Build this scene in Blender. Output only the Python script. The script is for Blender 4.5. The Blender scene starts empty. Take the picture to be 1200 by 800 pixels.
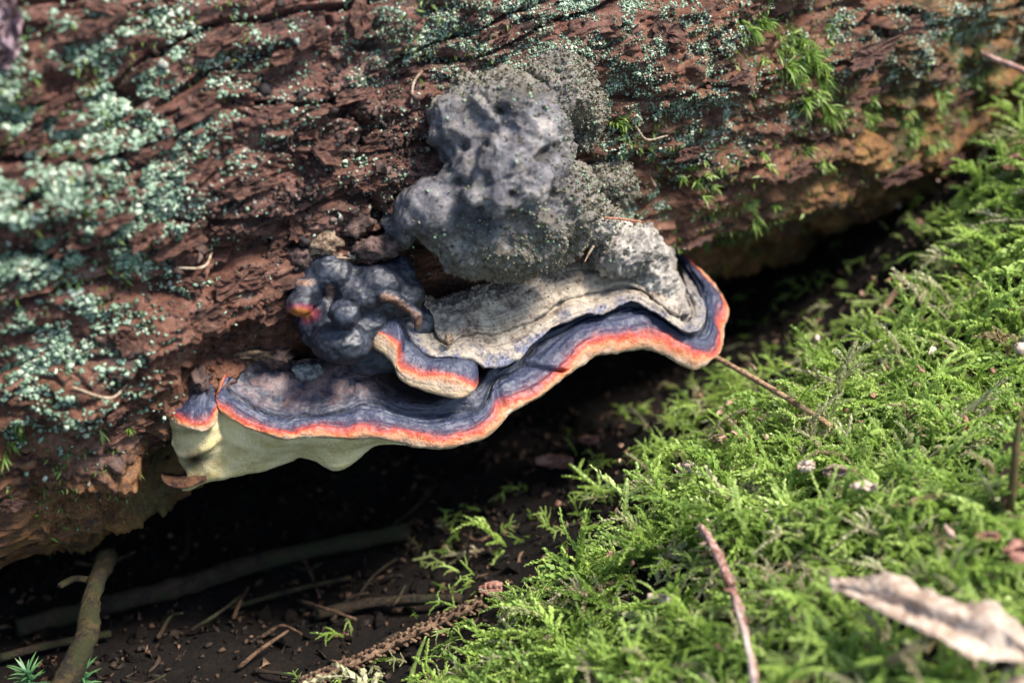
import bpy, bmesh, math
import numpy as np
from mathutils import Vector
rng = np.random.default_rng(7)
SC = bpy.context.scene
COL = SC.collection

# ------------------------------------------------------------------ camera, world, sun, exposure
F_PX = 1667.0
TH = math.radians(35.0)
CAM = np.array([0, 0, 0.47])
RV = np.array([1.0, 0, 0]); UV_ = np.array([0, math.sin(TH), math.cos(TH)]); FV = np.array([0, math.cos(TH), -math.sin(TH)])
cd = bpy.data.cameras.new('camera'); cam = bpy.data.objects.new('camera', cd); COL.objects.link(cam)
cam.location = CAM; cam.rotation_euler = (math.pi / 2 - TH, 0, 0)
cd.sensor_width = 36; cd.lens = 36 * F_PX / 1200; cd.clip_start = 0.02; cd.clip_end = 500
cd.dof.use_dof = True; cd.dof.focus_distance = 0.612; cd.dof.aperture_fstop = 4.6; cd.dof.aperture_blades = 7
SC.camera = cam

SUN_EL, SUN_AZ = math.radians(60), math.radians(99)      # azimuth from +Y towards +X
sunv = Vector((math.cos(SUN_EL) * math.sin(SUN_AZ), math.cos(SUN_EL) * math.cos(SUN_AZ), math.sin(SUN_EL)))
wd = bpy.data.worlds.new('World'); SC.world = wd; wd.use_nodes = True
nt = wd.node_tree; bg = nt.nodes['Background']
sky = nt.nodes.new('ShaderNodeTexSky'); sky.sky_type = 'NISHITA'; sky.sun_disc = False
sky.sun_elevation = SUN_EL; sky.sun_rotation = SUN_AZ
nt.links.new(sky.outputs[0], bg.inputs[0]); bg.inputs[1].default_value = 0.05
sl = bpy.data.lights.new('sun', 'SUN'); so = bpy.data.objects.new('sun', sl); COL.objects.link(so)
sl.energy = 1.5; sl.angle = math.radians(15); sl.color = (1.0, 0.95, 0.88)
so.rotation_euler = (-sunv).to_track_quat('-Z', 'Y').to_euler(); so.location = (1, -1, 3)
SC.view_settings.view_transform = 'Standard'; SC.view_settings.look = 'None'
SC.view_settings.exposure = 2.92; SC.view_settings.gamma = 1

# ------------------------------------------------------------------ numeric helpers
def W(px, py, D):
    px = np.asarray(px, float); py = np.asarray(py, float); D = np.asarray(D, float)
    return CAM + ((px - 600) / F_PX * D)[..., None] * RV - ((py - 400) / F_PX * D)[..., None] * UV_ + D[..., None] * FV
def proj(P):
    d = P - CAM; D = d @ FV
    return 600 + F_PX * (d @ RV) / D, 400 - F_PX * (d @ UV_) / D, D
def norm(v): return v / np.maximum(np.linalg.norm(v, axis=-1, keepdims=True), 1e-12)

def _hash(ix, iy, iz, seed):
    h = (ix.astype(np.uint32) * np.uint32(374761393) + iy.astype(np.uint32) * np.uint32(668265263)
         + iz.astype(np.uint32) * np.uint32(2147483647) + np.uint32(seed * 974711 + 13))
    h = (h ^ (h >> np.uint32(13))) * np.uint32(1274126177)
    h = (h ^ (h >> np.uint32(16))) * np.uint32(2246822519)
    return h ^ (h >> np.uint32(15))
def pnoise(x, y, z, seed=0):
    x, y, z = np.broadcast_arrays(np.asarray(x, float), np.asarray(y, float), np.asarray(z, float))
    xi = np.floor(x); yi = np.floor(y); zi = np.floor(z)
    xf, yf, zf = x - xi, y - yi, z - zi
    xi, yi, zi = xi.astype(np.int64), yi.astype(np.int64), zi.astype(np.int64)
    u, v, w = [t * t * t * (t * (t * 6 - 15) + 10) for t in (xf, yf, zf)]
    G = np.array([[1,1,0],[-1,1,0],[1,-1,0],[-1,-1,0],[1,0,1],[-1,0,1],[1,0,-1],[-1,0,-1],[0,1,1],[0,-1,1],[0,1,-1],[0,-1,-1],[1,1,0],[-1,1,0],[0,-1,1],[0,-1,-1]], float)
    def g(dx, dy, dz):
        k = G[_hash(xi + dx, yi + dy, zi + dz, seed) & np.uint32(15)]
        return k[..., 0] * (xf - dx) + k[..., 1] * (yf - dy) + k[..., 2] * (zf - dz)
    L = lambda a, b, t: a + (b - a) * t
    return L(L(L(g(0,0,0), g(1,0,0), u), L(g(0,1,0), g(1,1,0), u), v), L(L(g(0,0,1), g(1,0,1), u), L(g(0,1,1), g(1,1,1), u), v), w)
def fbm(x, y, z=0.0, oct=4, seed=0, gain=0.5):
    t = 0; a = 1.0; s = 1.0
    for k in range(oct):
        t = t + a * pnoise(x * s, y * s, z * s + 17.3 * k, seed + k); a *= gain; s *= 2.03
    return t
def sstep(a, b, x):
    t = np.clip((x - a) / (b - a), 0, 1); return t * t * (3 - 2 * t)
def blob(px, py, cx, cy, rx, ry): return np.exp(-(((px - cx) / rx) ** 2 + ((py - cy) / ry) ** 2))

# ------------------------------------------------------------------ object helpers
def mk(name, V, faces, mat=None, parent=None, attrs=None, smooth=True):
    """V (n,3); faces: array (m,3|4) or a list of such arrays; attrs name -> (n,) or (n,3)"""
    if not isinstance(faces, (list, tuple)): faces = [faces]
    faces = [np.asarray(f, np.int32) for f in faces if len(f)]
    me = bpy.data.meshes.new(name)
    nl = sum(f.size for f in faces); nf = sum(len(f) for f in faces)
    me.vertices.add(len(V)); me.vertices.foreach_set('co', np.asarray(V, np.float32).ravel())
    me.loops.add(nl); me.polygons.add(nf)
    me.loops.foreach_set('vertex_index', np.concatenate([f.ravel() for f in faces]))
    tot = np.concatenate([np.full(len(f), f.shape[1], np.int32) for f in faces])
    st = np.concatenate([[0], np.cumsum(tot)[:-1]]).astype(np.int32)
    me.polygons.foreach_set('loop_start', st)
    me.polygons.foreach_set('use_smooth', np.full(nf, smooth, bool))
    me.update(calc_edges=True); me.validate()
    for k, a in (attrs or {}).items():
        a = np.asarray(a, np.float32)
        if a.ndim == 1:
            t = me.attributes.new(k, 'FLOAT', 'POINT'); t.data.foreach_set('value', a)
        else:
            t = me.attributes.new(k, 'FLOAT_VECTOR', 'POINT'); t.data.foreach_set('vector', a.ravel())
    if mat: me.materials.append(mat)
    o = bpy.data.objects.new(name, me); COL.objects.link(o)
    if parent: o.parent = parent
    return o
def tag(o, label=None, cat=None, group=None, kind=None):
    if label: o['label'] = label
    if cat: o['category'] = cat
    if group: o['group'] = group
    if kind: o['kind'] = kind
    return o
def empty(name, loc):
    o = bpy.data.objects.new(name, None); COL.objects.link(o); o.location = loc; o.empty_display_size = 0.02
    return o
def adopt(o, parent):
    """parent keeping world-space mesh data: bake the offset into the mesh"""
    off = np.array(parent.location); me = o.data
    co = np.empty(len(me.vertices) * 3, np.float32); me.vertices.foreach_get('co', co)
    co = (co.reshape(-1, 3) - off).astype(np.float32); me.vertices.foreach_set('co', co.ravel()); me.update()
    o.parent = parent
    return o
def grid_faces(nr, ns):
    i = np.arange(nr * ns).reshape(nr, ns)
    return np.stack([i[:-1, :-1], i[:-1, 1:], i[1:, 1:], i[1:, :-1]], -1).reshape(-1, 4)
def cr(P, t):
    """Catmull-Rom along axis 0, t in [0, n-1]"""
    n = len(P); i = np.clip(np.floor(t).astype(int), 0, n - 2); f = (t - i)
    f = f.reshape(f.shape + (1,) * (P.ndim - 1))
    p1, p2 = P[i], P[i + 1]
    p0 = np.where((i > 0).reshape(f.shape), P[np.maximum(i - 1, 0)], 2 * p1 - p2)
    p3 = np.where((i < n - 2).reshape(f.shape), P[np.minimum(i + 2, n - 1)], 2 * p2 - p1)
    return 0.5 * (2 * p1 + (p2 - p0) * f + (2 * p0 - 5 * p1 + 4 * p2 - p3) * f ** 2 + (3 * p1 - p0 - 3 * p2 + p3) * f ** 3)
def grid_normals(G):
    du = np.gradient(G, axis=1); dv = np.gradient(G, axis=0)
    n = norm(np.cross(dv, du)); c = np.sum(n * (CAM - G), -1)
    if np.median(c) < 0: n = -n
    return n
def loft(rows, nr_per, ns):
    """rows (R,S,3) world control points -> dense grid, v = row coordinate, u = station coordinate"""
    R, S = rows.shape[:2]
    seg = np.linalg.norm(np.diff(rows, axis=1), axis=-1).mean(0); cum = np.concatenate([[0], np.cumsum(seg)])
    us = np.interp(np.linspace(0, cum[-1], ns), cum, np.arange(S))
    vs = np.concatenate([np.linspace(k, k + 1, m, endpoint=False) for k, m in enumerate(nr_per)] + [[R - 1.0]])
    G = cr(rows.transpose(1, 0, 2), us).transpose(1, 0, 2)
    G = cr(G, vs)
    return G, vs, us
def tube(pts, rad, sides=8, sub=6, rough=0.0, seed=0, cap=True, flat=1.0):
    """verts/faces of a tapered tube through world points"""
    pts = np.asarray(pts, float); n = len(pts)
    t = np.linspace(0, n - 1, (n - 1) * sub + 1); P = cr(pts, t)
    r = np.interp(t, np.linspace(0, n - 1, len(rad)), rad)
    T = norm(np.gradient(P, axis=0)); ref = np.array([0.3, 0.2, 0.93])
    A = norm(np.cross(T, ref)); B = np.cross(T, A)
    a = np.linspace(0, 2 * math.pi, sides, endpoint=False)
    ca, sa = np.cos(a)[None, :, None], np.sin(a)[None, :, None]
    rr = r[:, None, None] * np.ones((1, sides, 1))
    if rough:
        nz = fbm(P[:, None, 0] * 150 + np.cos(a)[None] * 1.2, P[:, None, 1] * 150 + np.sin(a)[None] * 1.2, P[:, None, 2] * 150, 3, seed)
        rr = rr * (1 + rough * nz[..., None])
    V = P[:, None] + rr * (A[:, None] * ca + B[:, None] * sa * flat)
    m = len(P); i = np.arange(m * sides).reshape(m, sides); j = np.roll(i, -1, 1)
    q = np.stack([i[:-1], j[:-1], j[1:], i[1:]], -1).reshape(-1, 4)
    V = V.reshape(-1, 3); tri = np.zeros((0, 3), int)
    if cap:
        V = np.concatenate([V, P[:1], P[-1:]]); a0, a1 = m * sides, m * sides + 1
        tri = np.concatenate([np.stack([j[0], i[0], np.full(sides, a0)], -1), np.stack([i[-1], j[-1], np.full(sides, a1)], -1)])
    tt = np.repeat(np.linspace(0, 1, m), sides)
    if cap: tt = np.concatenate([tt, [0, 1]])
    return V, q, tri, tt
def cat_mesh(parts):
    """parts: list of (V, [faces...]) -> V, [quads, tris]"""
    V = []; Q = []; T = []; n = 0
    for v, fs in parts:
        for f in fs:
            if len(f) == 0: continue
            (Q if f.shape[1] == 4 else T).append(f + n)
        V.append(v); n += len(v)
    return np.concatenate(V), ([np.concatenate(Q)] if Q else []) + ([np.concatenate(T)] if T else [])
def ico(sub=1):
    bm = bmesh.new(); bmesh.ops.create_icosphere(bm, subdivisions=sub, radius=1.0)
    bm.verts.ensure_lookup_table()
    V = np.array([v.co[:] for v in bm.verts]); Fc = np.array([[v.index for v in f.verts] for f in bm.faces]); bm.free()
    return V, Fc
ICO1 = ico(1); ICO2 = ico(2); ICO3 = ico(4)
def frames(N):
    """orthonormal frames with z = N"""
    r = norm(rng.normal(size=N.shape)); A = norm(np.cross(N, r)); B = np.cross(N, A)
    return A, B
def scatter_mesh(BV, BF, P, A, B, N, sa, sb, sn, jitter=0.0):
    """many copies of a base mesh with their own frames, merged"""
    k, n = len(P), len(BV)
    V = P[:, None] + BV[None, :, 0:1] * (A * sa[:, None])[:, None] + BV[None, :, 1:2] * (B * sb[:, None])[:, None] + BV[None, :, 2:3] * (N * sn[:, None])[:, None]
    if jitter: V = V + rng.normal(size=V.shape) * (jitter * sa)[:, None, None]
    Fc = (BF[None] + (np.arange(k) * n)[:, None, None]).reshape(-1, BF.shape[1])
    return V.reshape(-1, 3), Fc
def voxel_union(balls, voxel, smooth=3):
    """balls: (center, (A,B,N) axes with lengths) -> remeshed union"""
    parts = []
    for c, ax in balls:
        V = ICO3[0] @ np.asarray(ax) + c; parts.append((V, [ICO3[1]]))
    V, Fs = cat_mesh(parts)
    o = mk('tmp_union', V, Fs)
    md = o.modifiers.new('r', 'REMESH'); md.mode = 'VOXEL'; md.voxel_size = voxel
    dg = bpy.context.evaluated_depsgraph_get(); dg.update()
    me = o.evaluated_get(dg).to_mesh()
    n = len(me.vertices); co = np.empty(n * 3, np.float32); me.vertices.foreach_get('co', co); co = co.reshape(-1, 3).astype(float)
    me.calc_loop_triangles(); tri = np.empty(len(me.loop_triangles) * 3, np.int32); me.loop_triangles.foreach_get('vertices', tri); tri = tri.reshape(-1, 3)
    old = o.data; bpy.data.objects.remove(o); bpy.data.meshes.remove(old)
    E = np.concatenate([tri[:, [0, 1]], tri[:, [1, 2]], tri[:, [2, 0]]])
    deg = np.bincount(E[:, 0], minlength=n) + np.bincount(E[:, 1], minlength=n)
    for _ in range(smooth):
        s = np.zeros_like(co)
        for a in range(3): s[:, a] = np.bincount(E[:, 0], co[E[:, 1], a], n) + np.bincount(E[:, 1], co[E[:, 0], a], n)
        co = 0.35 * co + 0.65 * s / deg[:, None]
    return co, tri
def vnormals(V, T):
    fn = np.cross(V[T[:, 1]] - V[T[:, 0]], V[T[:, 2]] - V[T[:, 0]]); n = np.zeros_like(V)
    for k in range(3):
        for a in range(3): n[:, a] += np.bincount(T[:, k], fn[:, a], len(V))
    return norm(n)

# ------------------------------------------------------------------ material helpers
class M:
    def __init__(s, name, rough=0.7, spec=0.4):
        s.m = bpy.data.materials.new(name); s.m.use_nodes = True; s.t = s.m.node_tree
        s.b = s.t.nodes['Principled BSDF']; s.b.inputs['Roughness'].default_value = rough
        s.b.inputs['Specular IOR Level'].default_value = spec
        s.tc = s.t.nodes.new('ShaderNodeTexCoord')
    def n(s, ty, **kw):
        x = s.t.nodes.new(ty)
        for k, v in kw.items(): setattr(x, k, v)
        return x
    def l(s, a, b): s.t.links.new(a, b)
    def attr(s, name, vec=False):
        a = s.n('ShaderNodeAttribute'); a.attribute_name = name
        return a.outputs['Vector'] if vec else a.outputs['Fac']
    def noise(s, scale, detail=5, rough=0.6, vec=None, dist=0.0, stretch=None):
        x = s.n('ShaderNodeTexNoise'); x.inputs['Scale'].default_value = scale; x.inputs['Detail'].default_value = detail
        x.inputs['Roughness'].default_value = rough; x.inputs['Distortion'].default_value = dist
        src = vec or s.tc.outputs['Object']
        if stretch:
            mp = s.n('ShaderNodeMapping'); mp.inputs['Scale'].default_value = stretch; s.l(src, mp.inputs[0]); src = mp.outputs[0]
        s.l(src, x.inputs['Vector'])
        return s.val(x.outputs['Fac'], 0.28, 0.72)
    def vor(s, scale, feature='F1', vec=None):
        x = s.n('ShaderNodeTexVoronoi'); x.inputs['Scale'].default_value = scale; x.feature = feature
        s.l(vec or s.tc.outputs['Object'], x.inputs['Vector']); return x.outputs['Distance']
    def ramp(s, fac, stops, interp='LINEAR'):
        r = s.n('ShaderNodeValToRGB'); e = r.color_ramp.elements; r.color_ramp.interpolation = interp
        while len(e) > 1: e.remove(e[-1])
        e[0].position = stops[0][0]; e[0].color = (*stops[0][1], 1)
        for p, c in stops[1:]:
            k = e.new(p); k.color = (*c, 1)
        s.l(fac, r.inputs[0]); return r.outputs[0]
    def val(s, fac, a, b, c=0.0, d=1.0):
        r = s.n('ShaderNodeMapRange'); s.l(fac, r.inputs[0])
        for i, v in enumerate((a, b, c, d)): r.inputs[1 + i].default_value = v
        return r.outputs[0]
    def mix(s, fac, a, b, mode='MIX'):
        x = s.n('ShaderNodeMix'); x.data_type = 'RGBA'; x.blend_type = mode
        for sock, v in ((x.inputs[0], fac), (x.inputs[6], a), (x.inputs[7], b)):
            if isinstance(v, (int, float)): sock.default_value = v
            elif isinstance(v, tuple): sock.default_value = (*v, 1)
            else: s.l(v, sock)
        return x.outputs[2]
    def math(s, op, a, b=0.0, clamp=False):
        x = s.n('ShaderNodeMath'); x.operation = op; x.use_clamp = clamp
        for i, v in enumerate((a, b)):
            if isinstance(v, (int, float)): x.inputs[i].default_value = v
            else: s.l(v, x.inputs[i])
        return x.outputs[0]
    def bump(s, h, dist, strength=1.0, prev=None):
        b = s.n('ShaderNodeBump'); b.inputs['Distance'].default_value = dist; b.inputs['Strength'].default_value = strength
        s.l(h, b.inputs['Height'])
        if prev: s.l(prev, b.inputs['Normal'])
        return b.outputs[0]
    def done(s, col=None, normal=None, rough=None):
        if col is not None:
            if isinstance(col, tuple): s.b.inputs['Base Color'].default_value = (*col, 1)
            else: s.l(col, s.b.inputs['Base Color'])
        if normal is not None: s.l(normal, s.b.inputs['Normal'])
        if rough is not None: s.l(rough, s.b.inputs['Roughness'])
        return s.m

def mat_bark():
    m = M('bark', 0.6, 0.45); lc = m.attr('lc', True)
    a = m.noise(1, 6, 0.65, lc, 0.4, (42, 100, 60)); b = m.noise(1, 5, 0.7, lc, 0.0, (170, 420, 300)); c = m.noise(1, 4, 0.6, lc, 0, (14, 22, 10)); d = m.noise(1, 5, 0.7, lc, 0.6, (80, 170, 90))
    rel = m.attr('rel'); f = m.math('ADD', m.math('MULTIPLY', a, 0.55), m.math('MULTIPLY', d, 0.45))
    col = m.ramp(f, [(0.18, (0.014, 0.006, 0.003)), (0.36, (0.070, 0.022, 0.008)), (0.50, (0.165, 0.055, 0.021)), (0.66, (0.235, 0.098, 0.050)), (0.86, (0.36, 0.205, 0.145))])
    och = m.ramp(f, [(0.18, (0.022, 0.010, 0.003)), (0.42, (0.115, 0.046, 0.009)), (0.60, (0.24, 0.105, 0.020)), (0.85, (0.36, 0.19, 0.05))])
    lo = m.math('ADD', m.attr('low'), m.math('MULTIPLY', m.math('SUBTRACT', c, 0.5), 0.6), True)
    col = m.mix(lo, col, och)
    col = m.mix(m.val(b, 0.55, 1.0, 0.0, 0.5), col, m.mix(lo, (0.30, 0.165, 0.125), (0.16, 0.085, 0.03)))
    col = m.mix(m.val(b, 0.40, 0.10, 0.0, 0.65), col, (0.020, 0.010, 0.008))
    col = m.mix(m.math('MULTIPLY', m.val(c, 0.6, 0.95, 0, 0.4), m.val(m.attr('low'), 0.6, 0.1)), col, m.mix(b, (0.075, 0.05, 0.05), (0.27, 0.20, 0.19)))
    col = m.mix(m.math('MULTIPLY', m.val(m.noise(1, 4, 0.6, lc, 0, (30, 30, 30)), 0.52, 0.8), m.val(m.attr('low'), 0.2, 0.9, 0.15, 0.6)), col, (0.045, 0.055, 0.010))
    col = m.mix(m.math('MULTIPLY', m.attr('purp'), 0.45), col, m.ramp(f, [(0.2, (0.020, 0.009, 0.008)), (0.5, (0.135, 0.052, 0.045)), (0.85, (0.36, 0.22, 0.21))]))
    n = m.bump(b, 0.0028, 0.9); n = m.bump(m.noise(1300, 4, 0.7), 0.0008, 0.8, n)
    return m.done(col, n, m.val(b, 0.1, 0.9, 0.40, 0.8))
def mat_flake():
    m = M('bark_flake', 0.6, 0.45)
    a = m.noise(1, 6, 0.7, None, .4, (130, 420, 420)); r = m.n('ShaderNodeObjectInfo').outputs['Random']
    col = m.ramp(a, [(0.15, (0.02, 0.008, 0.005)), (0.42, (0.095, 0.034, 0.018)), (0.65, (0.185, 0.080, 0.050)), (0.95, (0.34, 0.20, 0.15))])
    col = m.mix(m.val(r, 0, 1, 0, 0.5), col, m.ramp(a, [(0.2, (0.025, 0.012, 0.008)), (0.8, (0.12, 0.05, 0.028))]))
    return m.done(col, m.bump(m.noise(1, 5, 0.75, None, 0.3, (350, 800, 800)), 0.0020, 0.9))
def mat_ramp_attr(name, stops, rough=0.6, spec=0.4, scale=300, amp=0.25, bump=0.0004):
    m = M(name, rough, spec)
    f = m.math('ADD', m.attr('rnd'), m.math('MULTIPLY', m.math('SUBTRACT', m.noise(scale, 4), 0.5), amp), True)
    return m.done(m.ramp(f, stops), m.bump(m.noise(scale * 4, 3), bump, 0.6))
def mat_cap():
    """v: 0 back .. rows; banded crust of the conk"""
    m = M('conk_cap', 0.33, 0.5); m.b.inputs['Coat Weight'].default_value = 0.2; m.b.inputs['Coat Roughness'].default_value = 0.4; v = m.attr('v'); u = m.attr('u')
    n1 = m.noise(160, 5, 0.65); n2 = m.noise(700, 4, 0.7)
    wob = m.math('ADD', m.math('MULTIPLY', m.math('SUBTRACT', n1, 0.5), 0.055), m.math('MULTIPLY', m.math('SUBTRACT', n2, 0.5), 0.040)); wob = m.math('ADD', wob, m.math('MULTIPLY', m.math('SUBTRACT', m.noise(48, 3), 0.5), 0.05))
    f = m.math('ADD', v, wob)
    band = m.ramp(f, [(0.0, (0.011, 0.011, 0.015)), (0.30, (0.015, 0.016, 0.025)), (0.40, (0.016, 0.018, 0.032)), (0.425, (0.005, 0.006, 0.010)), (0.455, (0.010, 0.013, 0.028)), (0.53, (0.016, 0.022, 0.049)), (0.59, (0.013, 0.014, 0.039)),  # near-black stop paints shade into the growth groove
                      (0.625, (0.030, 0.010, 0.032)), (0.645, (0.09, 0.009, 0.018)), (0.665, (0.21, 0.026, 0.018)), (0.69, (0.29, 0.020, 0.004)), (0.72, (0.38, 0.062, 0.008)), (0.742, (0.40, 0.17, 0.065)), (0.765, (0.27, 0.135, 0.065)), (0.80, (0.40, 0.29, 0.19)), (0.86, (0.42, 0.30, 0.165)), (0.90, (0.34, 0.28, 0.145)), (1.0, (0.28, 0.24, 0.12))])
    # pinkish weathered dusting on the older upper side
    dust = m.math('MULTIPLY', m.val(n1, 0.25, 0.7), m.val(v, 0.20, 0.43, 1.0, 0.0)); dust = m.math('MULTIPLY', dust, m.attr('dust'))
    band = m.mix(dust, band, (0.20, 0.12, 0.105))
    # pale bloom and dark pits
    band = m.mix(m.math('MULTIPLY', m.val(n2, 0.52, 0.95), m.val(v, 0.60, 0.70, 0.55, 0.15)), band, (0.07, 0.09, 0.155))
    band = m.mix(m.math('MULTIPLY', m.val(n2, 0.42, 0.12, 0.0, 0.75), m.val(v, 0.60, 0.66, 1.0, 0.15)), band, (0.012, 0.014, 0.03))
    # streaks of darker and paler growth across the margin
    st = m.noise(1, 4, 0.6, m.attr('uvw', True), 0, (120, 8, 1))
    band = m.mix(m.math('MULTIPLY', m.val(st, 0.55, 1.0, 0, 0.4), m.val(v, 0.62, 0.68)), band, (0.40, 0.17, 0.11))
    sp = m.vor(420); band = m.mix(m.math('MULTIPLY', m.val(sp, 0.10, 0.16, 0.8, 0.0), m.val(m.noise(90), 0.52, 0.6)), band, (0.05, 0.02, 0.015))
    nn = m.bump(n2, 0.0005, 0.8); nn = m.bump(m.noise(1700, 3), 0.00025, 0.6, nn)
    return m.done(band, nn, m.val(n2, 0.2, 0.8, 0.30, 0.55))
def mat_crust():
    m = M('conk_crust', 0.75, 0.3); n1 = m.noise(110, 6, 0.7); n2 = m.noise(620, 5, 0.75); v = m.attr('v'); u_ = m.attr('u')
    f = m.math('ADD', n1, m.math('MULTIPLY', m.math('SUBTRACT', n2, 0.5), 0.5))
    col = m.ramp(f, [(0.05, (0.07, 0.05, 0.04)), (0.26, (0.19, 0.14, 0.10)), (0.46, (0.35, 0.28, 0.205)), (0.66, (0.48, 0.40, 0.30)), (0.92, (0.60, 0.52, 0.40))])
    cb = m.noise(1, 4, 0.6, m.attr('uvw', True), .3, (9, 60, 1)); col = m.mix(m.val(cb, 0.5, 0.15, 0, .6), col, (0.07, 0.055, 0.055)); col = m.mix(m.val(cb, 0.6, 0.95, 0, .4), col, (0.46, 0.41, 0.34))
    back = m.val(v, 0.22, 0.03, 0.0, 0.8); col = m.mix(m.math('MULTIPLY', back, m.val(n2, 0.62, 0.45)), col, (0.10, 0.075, 0.055))
    lip = m.math('MULTIPLY', m.val(v, 0.52, 0.66), m.val(n1, 0.35, 0.58, 1.0, 0.15)); col = m.mix(lip, col, m.ramp(n2, [(0.3, (0.06, 0.07, 0.13)), (0.65, (0.26, 0.25, 0.29))]))
    col = m.mix(m.math('MULTIPLY', m.val(v, 0.74, 0.82), 0.7), col, (0.09, 0.06, 0.045))
    col = m.mix(m.val(u_, 0.74, 0.86, 0, 0.6), col, m.ramp(n2, [(0.2, (0.09, 0.085, 0.09)), (0.8, (0.33, 0.30, 0.27))]))
    sp = m.vor(260); col = m.mix(m.math('MULTIPLY', m.val(sp, 0.12, 0.22, 0.85, 0.0), m.val(m.noise(70), 0.5, 0.56)), col, (0.035, 0.028, 0.022))
    nn = m.bump(n2, 0.0010, 0.8); nn = m.bump(m.noise(1500, 4, 0.7), 0.0004, 0.8, nn)
    return m.done(col, nn)
def mat_knob():
    m = M('conk_knob', 0.6, 0.4); n1 = m.noise(70, 6, 0.65); n2 = m.noise(500, 5, 0.75)
    f = m.math('ADD', n1, m.math('MULTIPLY', m.math('SUBTRACT', n2, 0.5), 0.35))
    col = m.ramp(f, [(0.10, (0.018, 0.016, 0.016)), (0.30, (0.042, 0.038, 0.041)), (0.50, (0.092, 0.084, 0.090)), (0.72, (0.185, 0.168, 0.160)), (0.95, (0.33, 0.28, 0.235))])
    e = m.attr('earth'); col = m.mix(m.math('MULTIPLY', e, m.val(n2, 0.75, 0.35, 0.3, 1.0)), col, m.ramp(n2, [(0.2, (0.055, 0.042, 0.022)), (0.6, (0.18, 0.15, 0.10)), (0.85, (0.36, 0.32, 0.25))]))
    col = m.mix(m.attr('cream'), col, m.ramp(m.math('ADD', m.math('MULTIPLY', n1, .6), m.math('MULTIPLY', n2, .4)), [(0.2, (0.05, 0.045, 0.04)), (0.42, (0.20, 0.175, 0.15)), (0.6, (0.36, 0.32, 0.27)), (0.85, (0.50, 0.45, 0.37))]))
    col = m.mix(m.attr('pit'), col, (0.022, 0.020, 0.012))  # shade of the modelled pits is painted into the base colour too
    pit = m.vor(210); col = m.mix(m.math('MULTIPLY', m.val(pit, 0.14, 0.26, 0.8, 0.0), m.val(n1, 0.5, 0.56)), col, (0.03, 0.028, 0.025))
    nn = m.bump(n2, 0.0006, 0.7); nn = m.bump(m.noise(1400, 4, 0.7), 0.0003, 0.7, nn)
    return m.done(col, nn, m.val(n2, 0.3, 0.7, 0.36, 0.62))
def mat_nodule():
    m = M('conk_nodule', 0.32, 0.5); n1 = m.noise(120, 5, 0.6); n2 = m.noise(700, 4, 0.7)
    col = m.ramp(m.math('ADD', n1, m.math('MULTIPLY', m.math('SUBTRACT', n2, 0.5), 0.4)), [(0.1, (0.003, 0.0035, 0.006)), (0.5, (0.008, 0.010, 0.017)), (0.8, (0.018, 0.022, 0.035)), (1.0, (0.055, 0.058, 0.07))])
    col = m.mix(m.attr('tan'), col, m.ramp(n2, [(0.3, (0.09, 0.04, 0.024)), (0.7, (0.24, 0.13, 0.078))]))
    a = m.attr('orange'); col = m.mix(m.val(a, 0.1, 0.45), col, (0.16, 0.02, 0.035)); col = m.mix(m.val(a, 0.42, 0.75), col, (0.25, 0.075, 0.012))
    sp = m.vor(520); col = m.mix(m.math('MULTIPLY', m.val(sp, 0.10, 0.2, 0.7, 0.0), m.val(m.noise(160), 0.62, 0.8)), col, (0.10, 0.10, 0.10))
    dd = m.noise(60, 6, .7); col = m.mix(m.val(dd, .62, .95, 0, .5), col, (0.075, 0.055, 0.05))
    nn = m.bump(n2, 0.00022, 0.6)
    return m.done(col, nn, m.val(m.math('ADD', n2, dd), 0.4, 1.5, 0.32, 0.7))
def mat_pore():
    m = M('conk_pores', 0.9, 0.05); n1 = m.noise(90, 5, 0.6); n2 = m.noise(1, 4, 0.6, m.attr('uvw', True), 0, (160, 14, 1))
    col = m.ramp(n1, [(0.2, (0.40, 0.315, 0.135)), (0.5, (0.48, 0.395, 0.20)), (0.8, (0.55, 0.47, 0.27))])
    col = m.mix(m.val(n2, 0.5, 0.75, 0.0, 0.25), col, (0.62, 0.57, 0.40))
    col = m.mix(m.attr('brown'), col, m.ramp(n1, [(0.2, (0.003, 0.0012, 0.0006)), (0.8, (0.020, 0.007, 0.003))]))
    sp = m.vor(300); col = m.mix(m.math('MULTIPLY', m.val(sp, 0.06, 0.11, 0.8, 0.0), m.val(m.noise(60), 0.55, 0.6)), col, (0.07, 0.03, 0.015))
    nn = m.bump(n2, 0.0006, 0.5); nn = m.bump(m.vor(1700), 0.0003, 0.6, nn)
    return m.done(col, nn)
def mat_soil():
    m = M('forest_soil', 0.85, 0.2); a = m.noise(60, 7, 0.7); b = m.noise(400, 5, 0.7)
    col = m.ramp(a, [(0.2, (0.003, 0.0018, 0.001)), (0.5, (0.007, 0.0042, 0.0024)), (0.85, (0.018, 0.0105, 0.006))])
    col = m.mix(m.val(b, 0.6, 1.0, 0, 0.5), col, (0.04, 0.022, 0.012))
    return m.done(col, m.bump(b, 0.003, 1.0))
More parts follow.
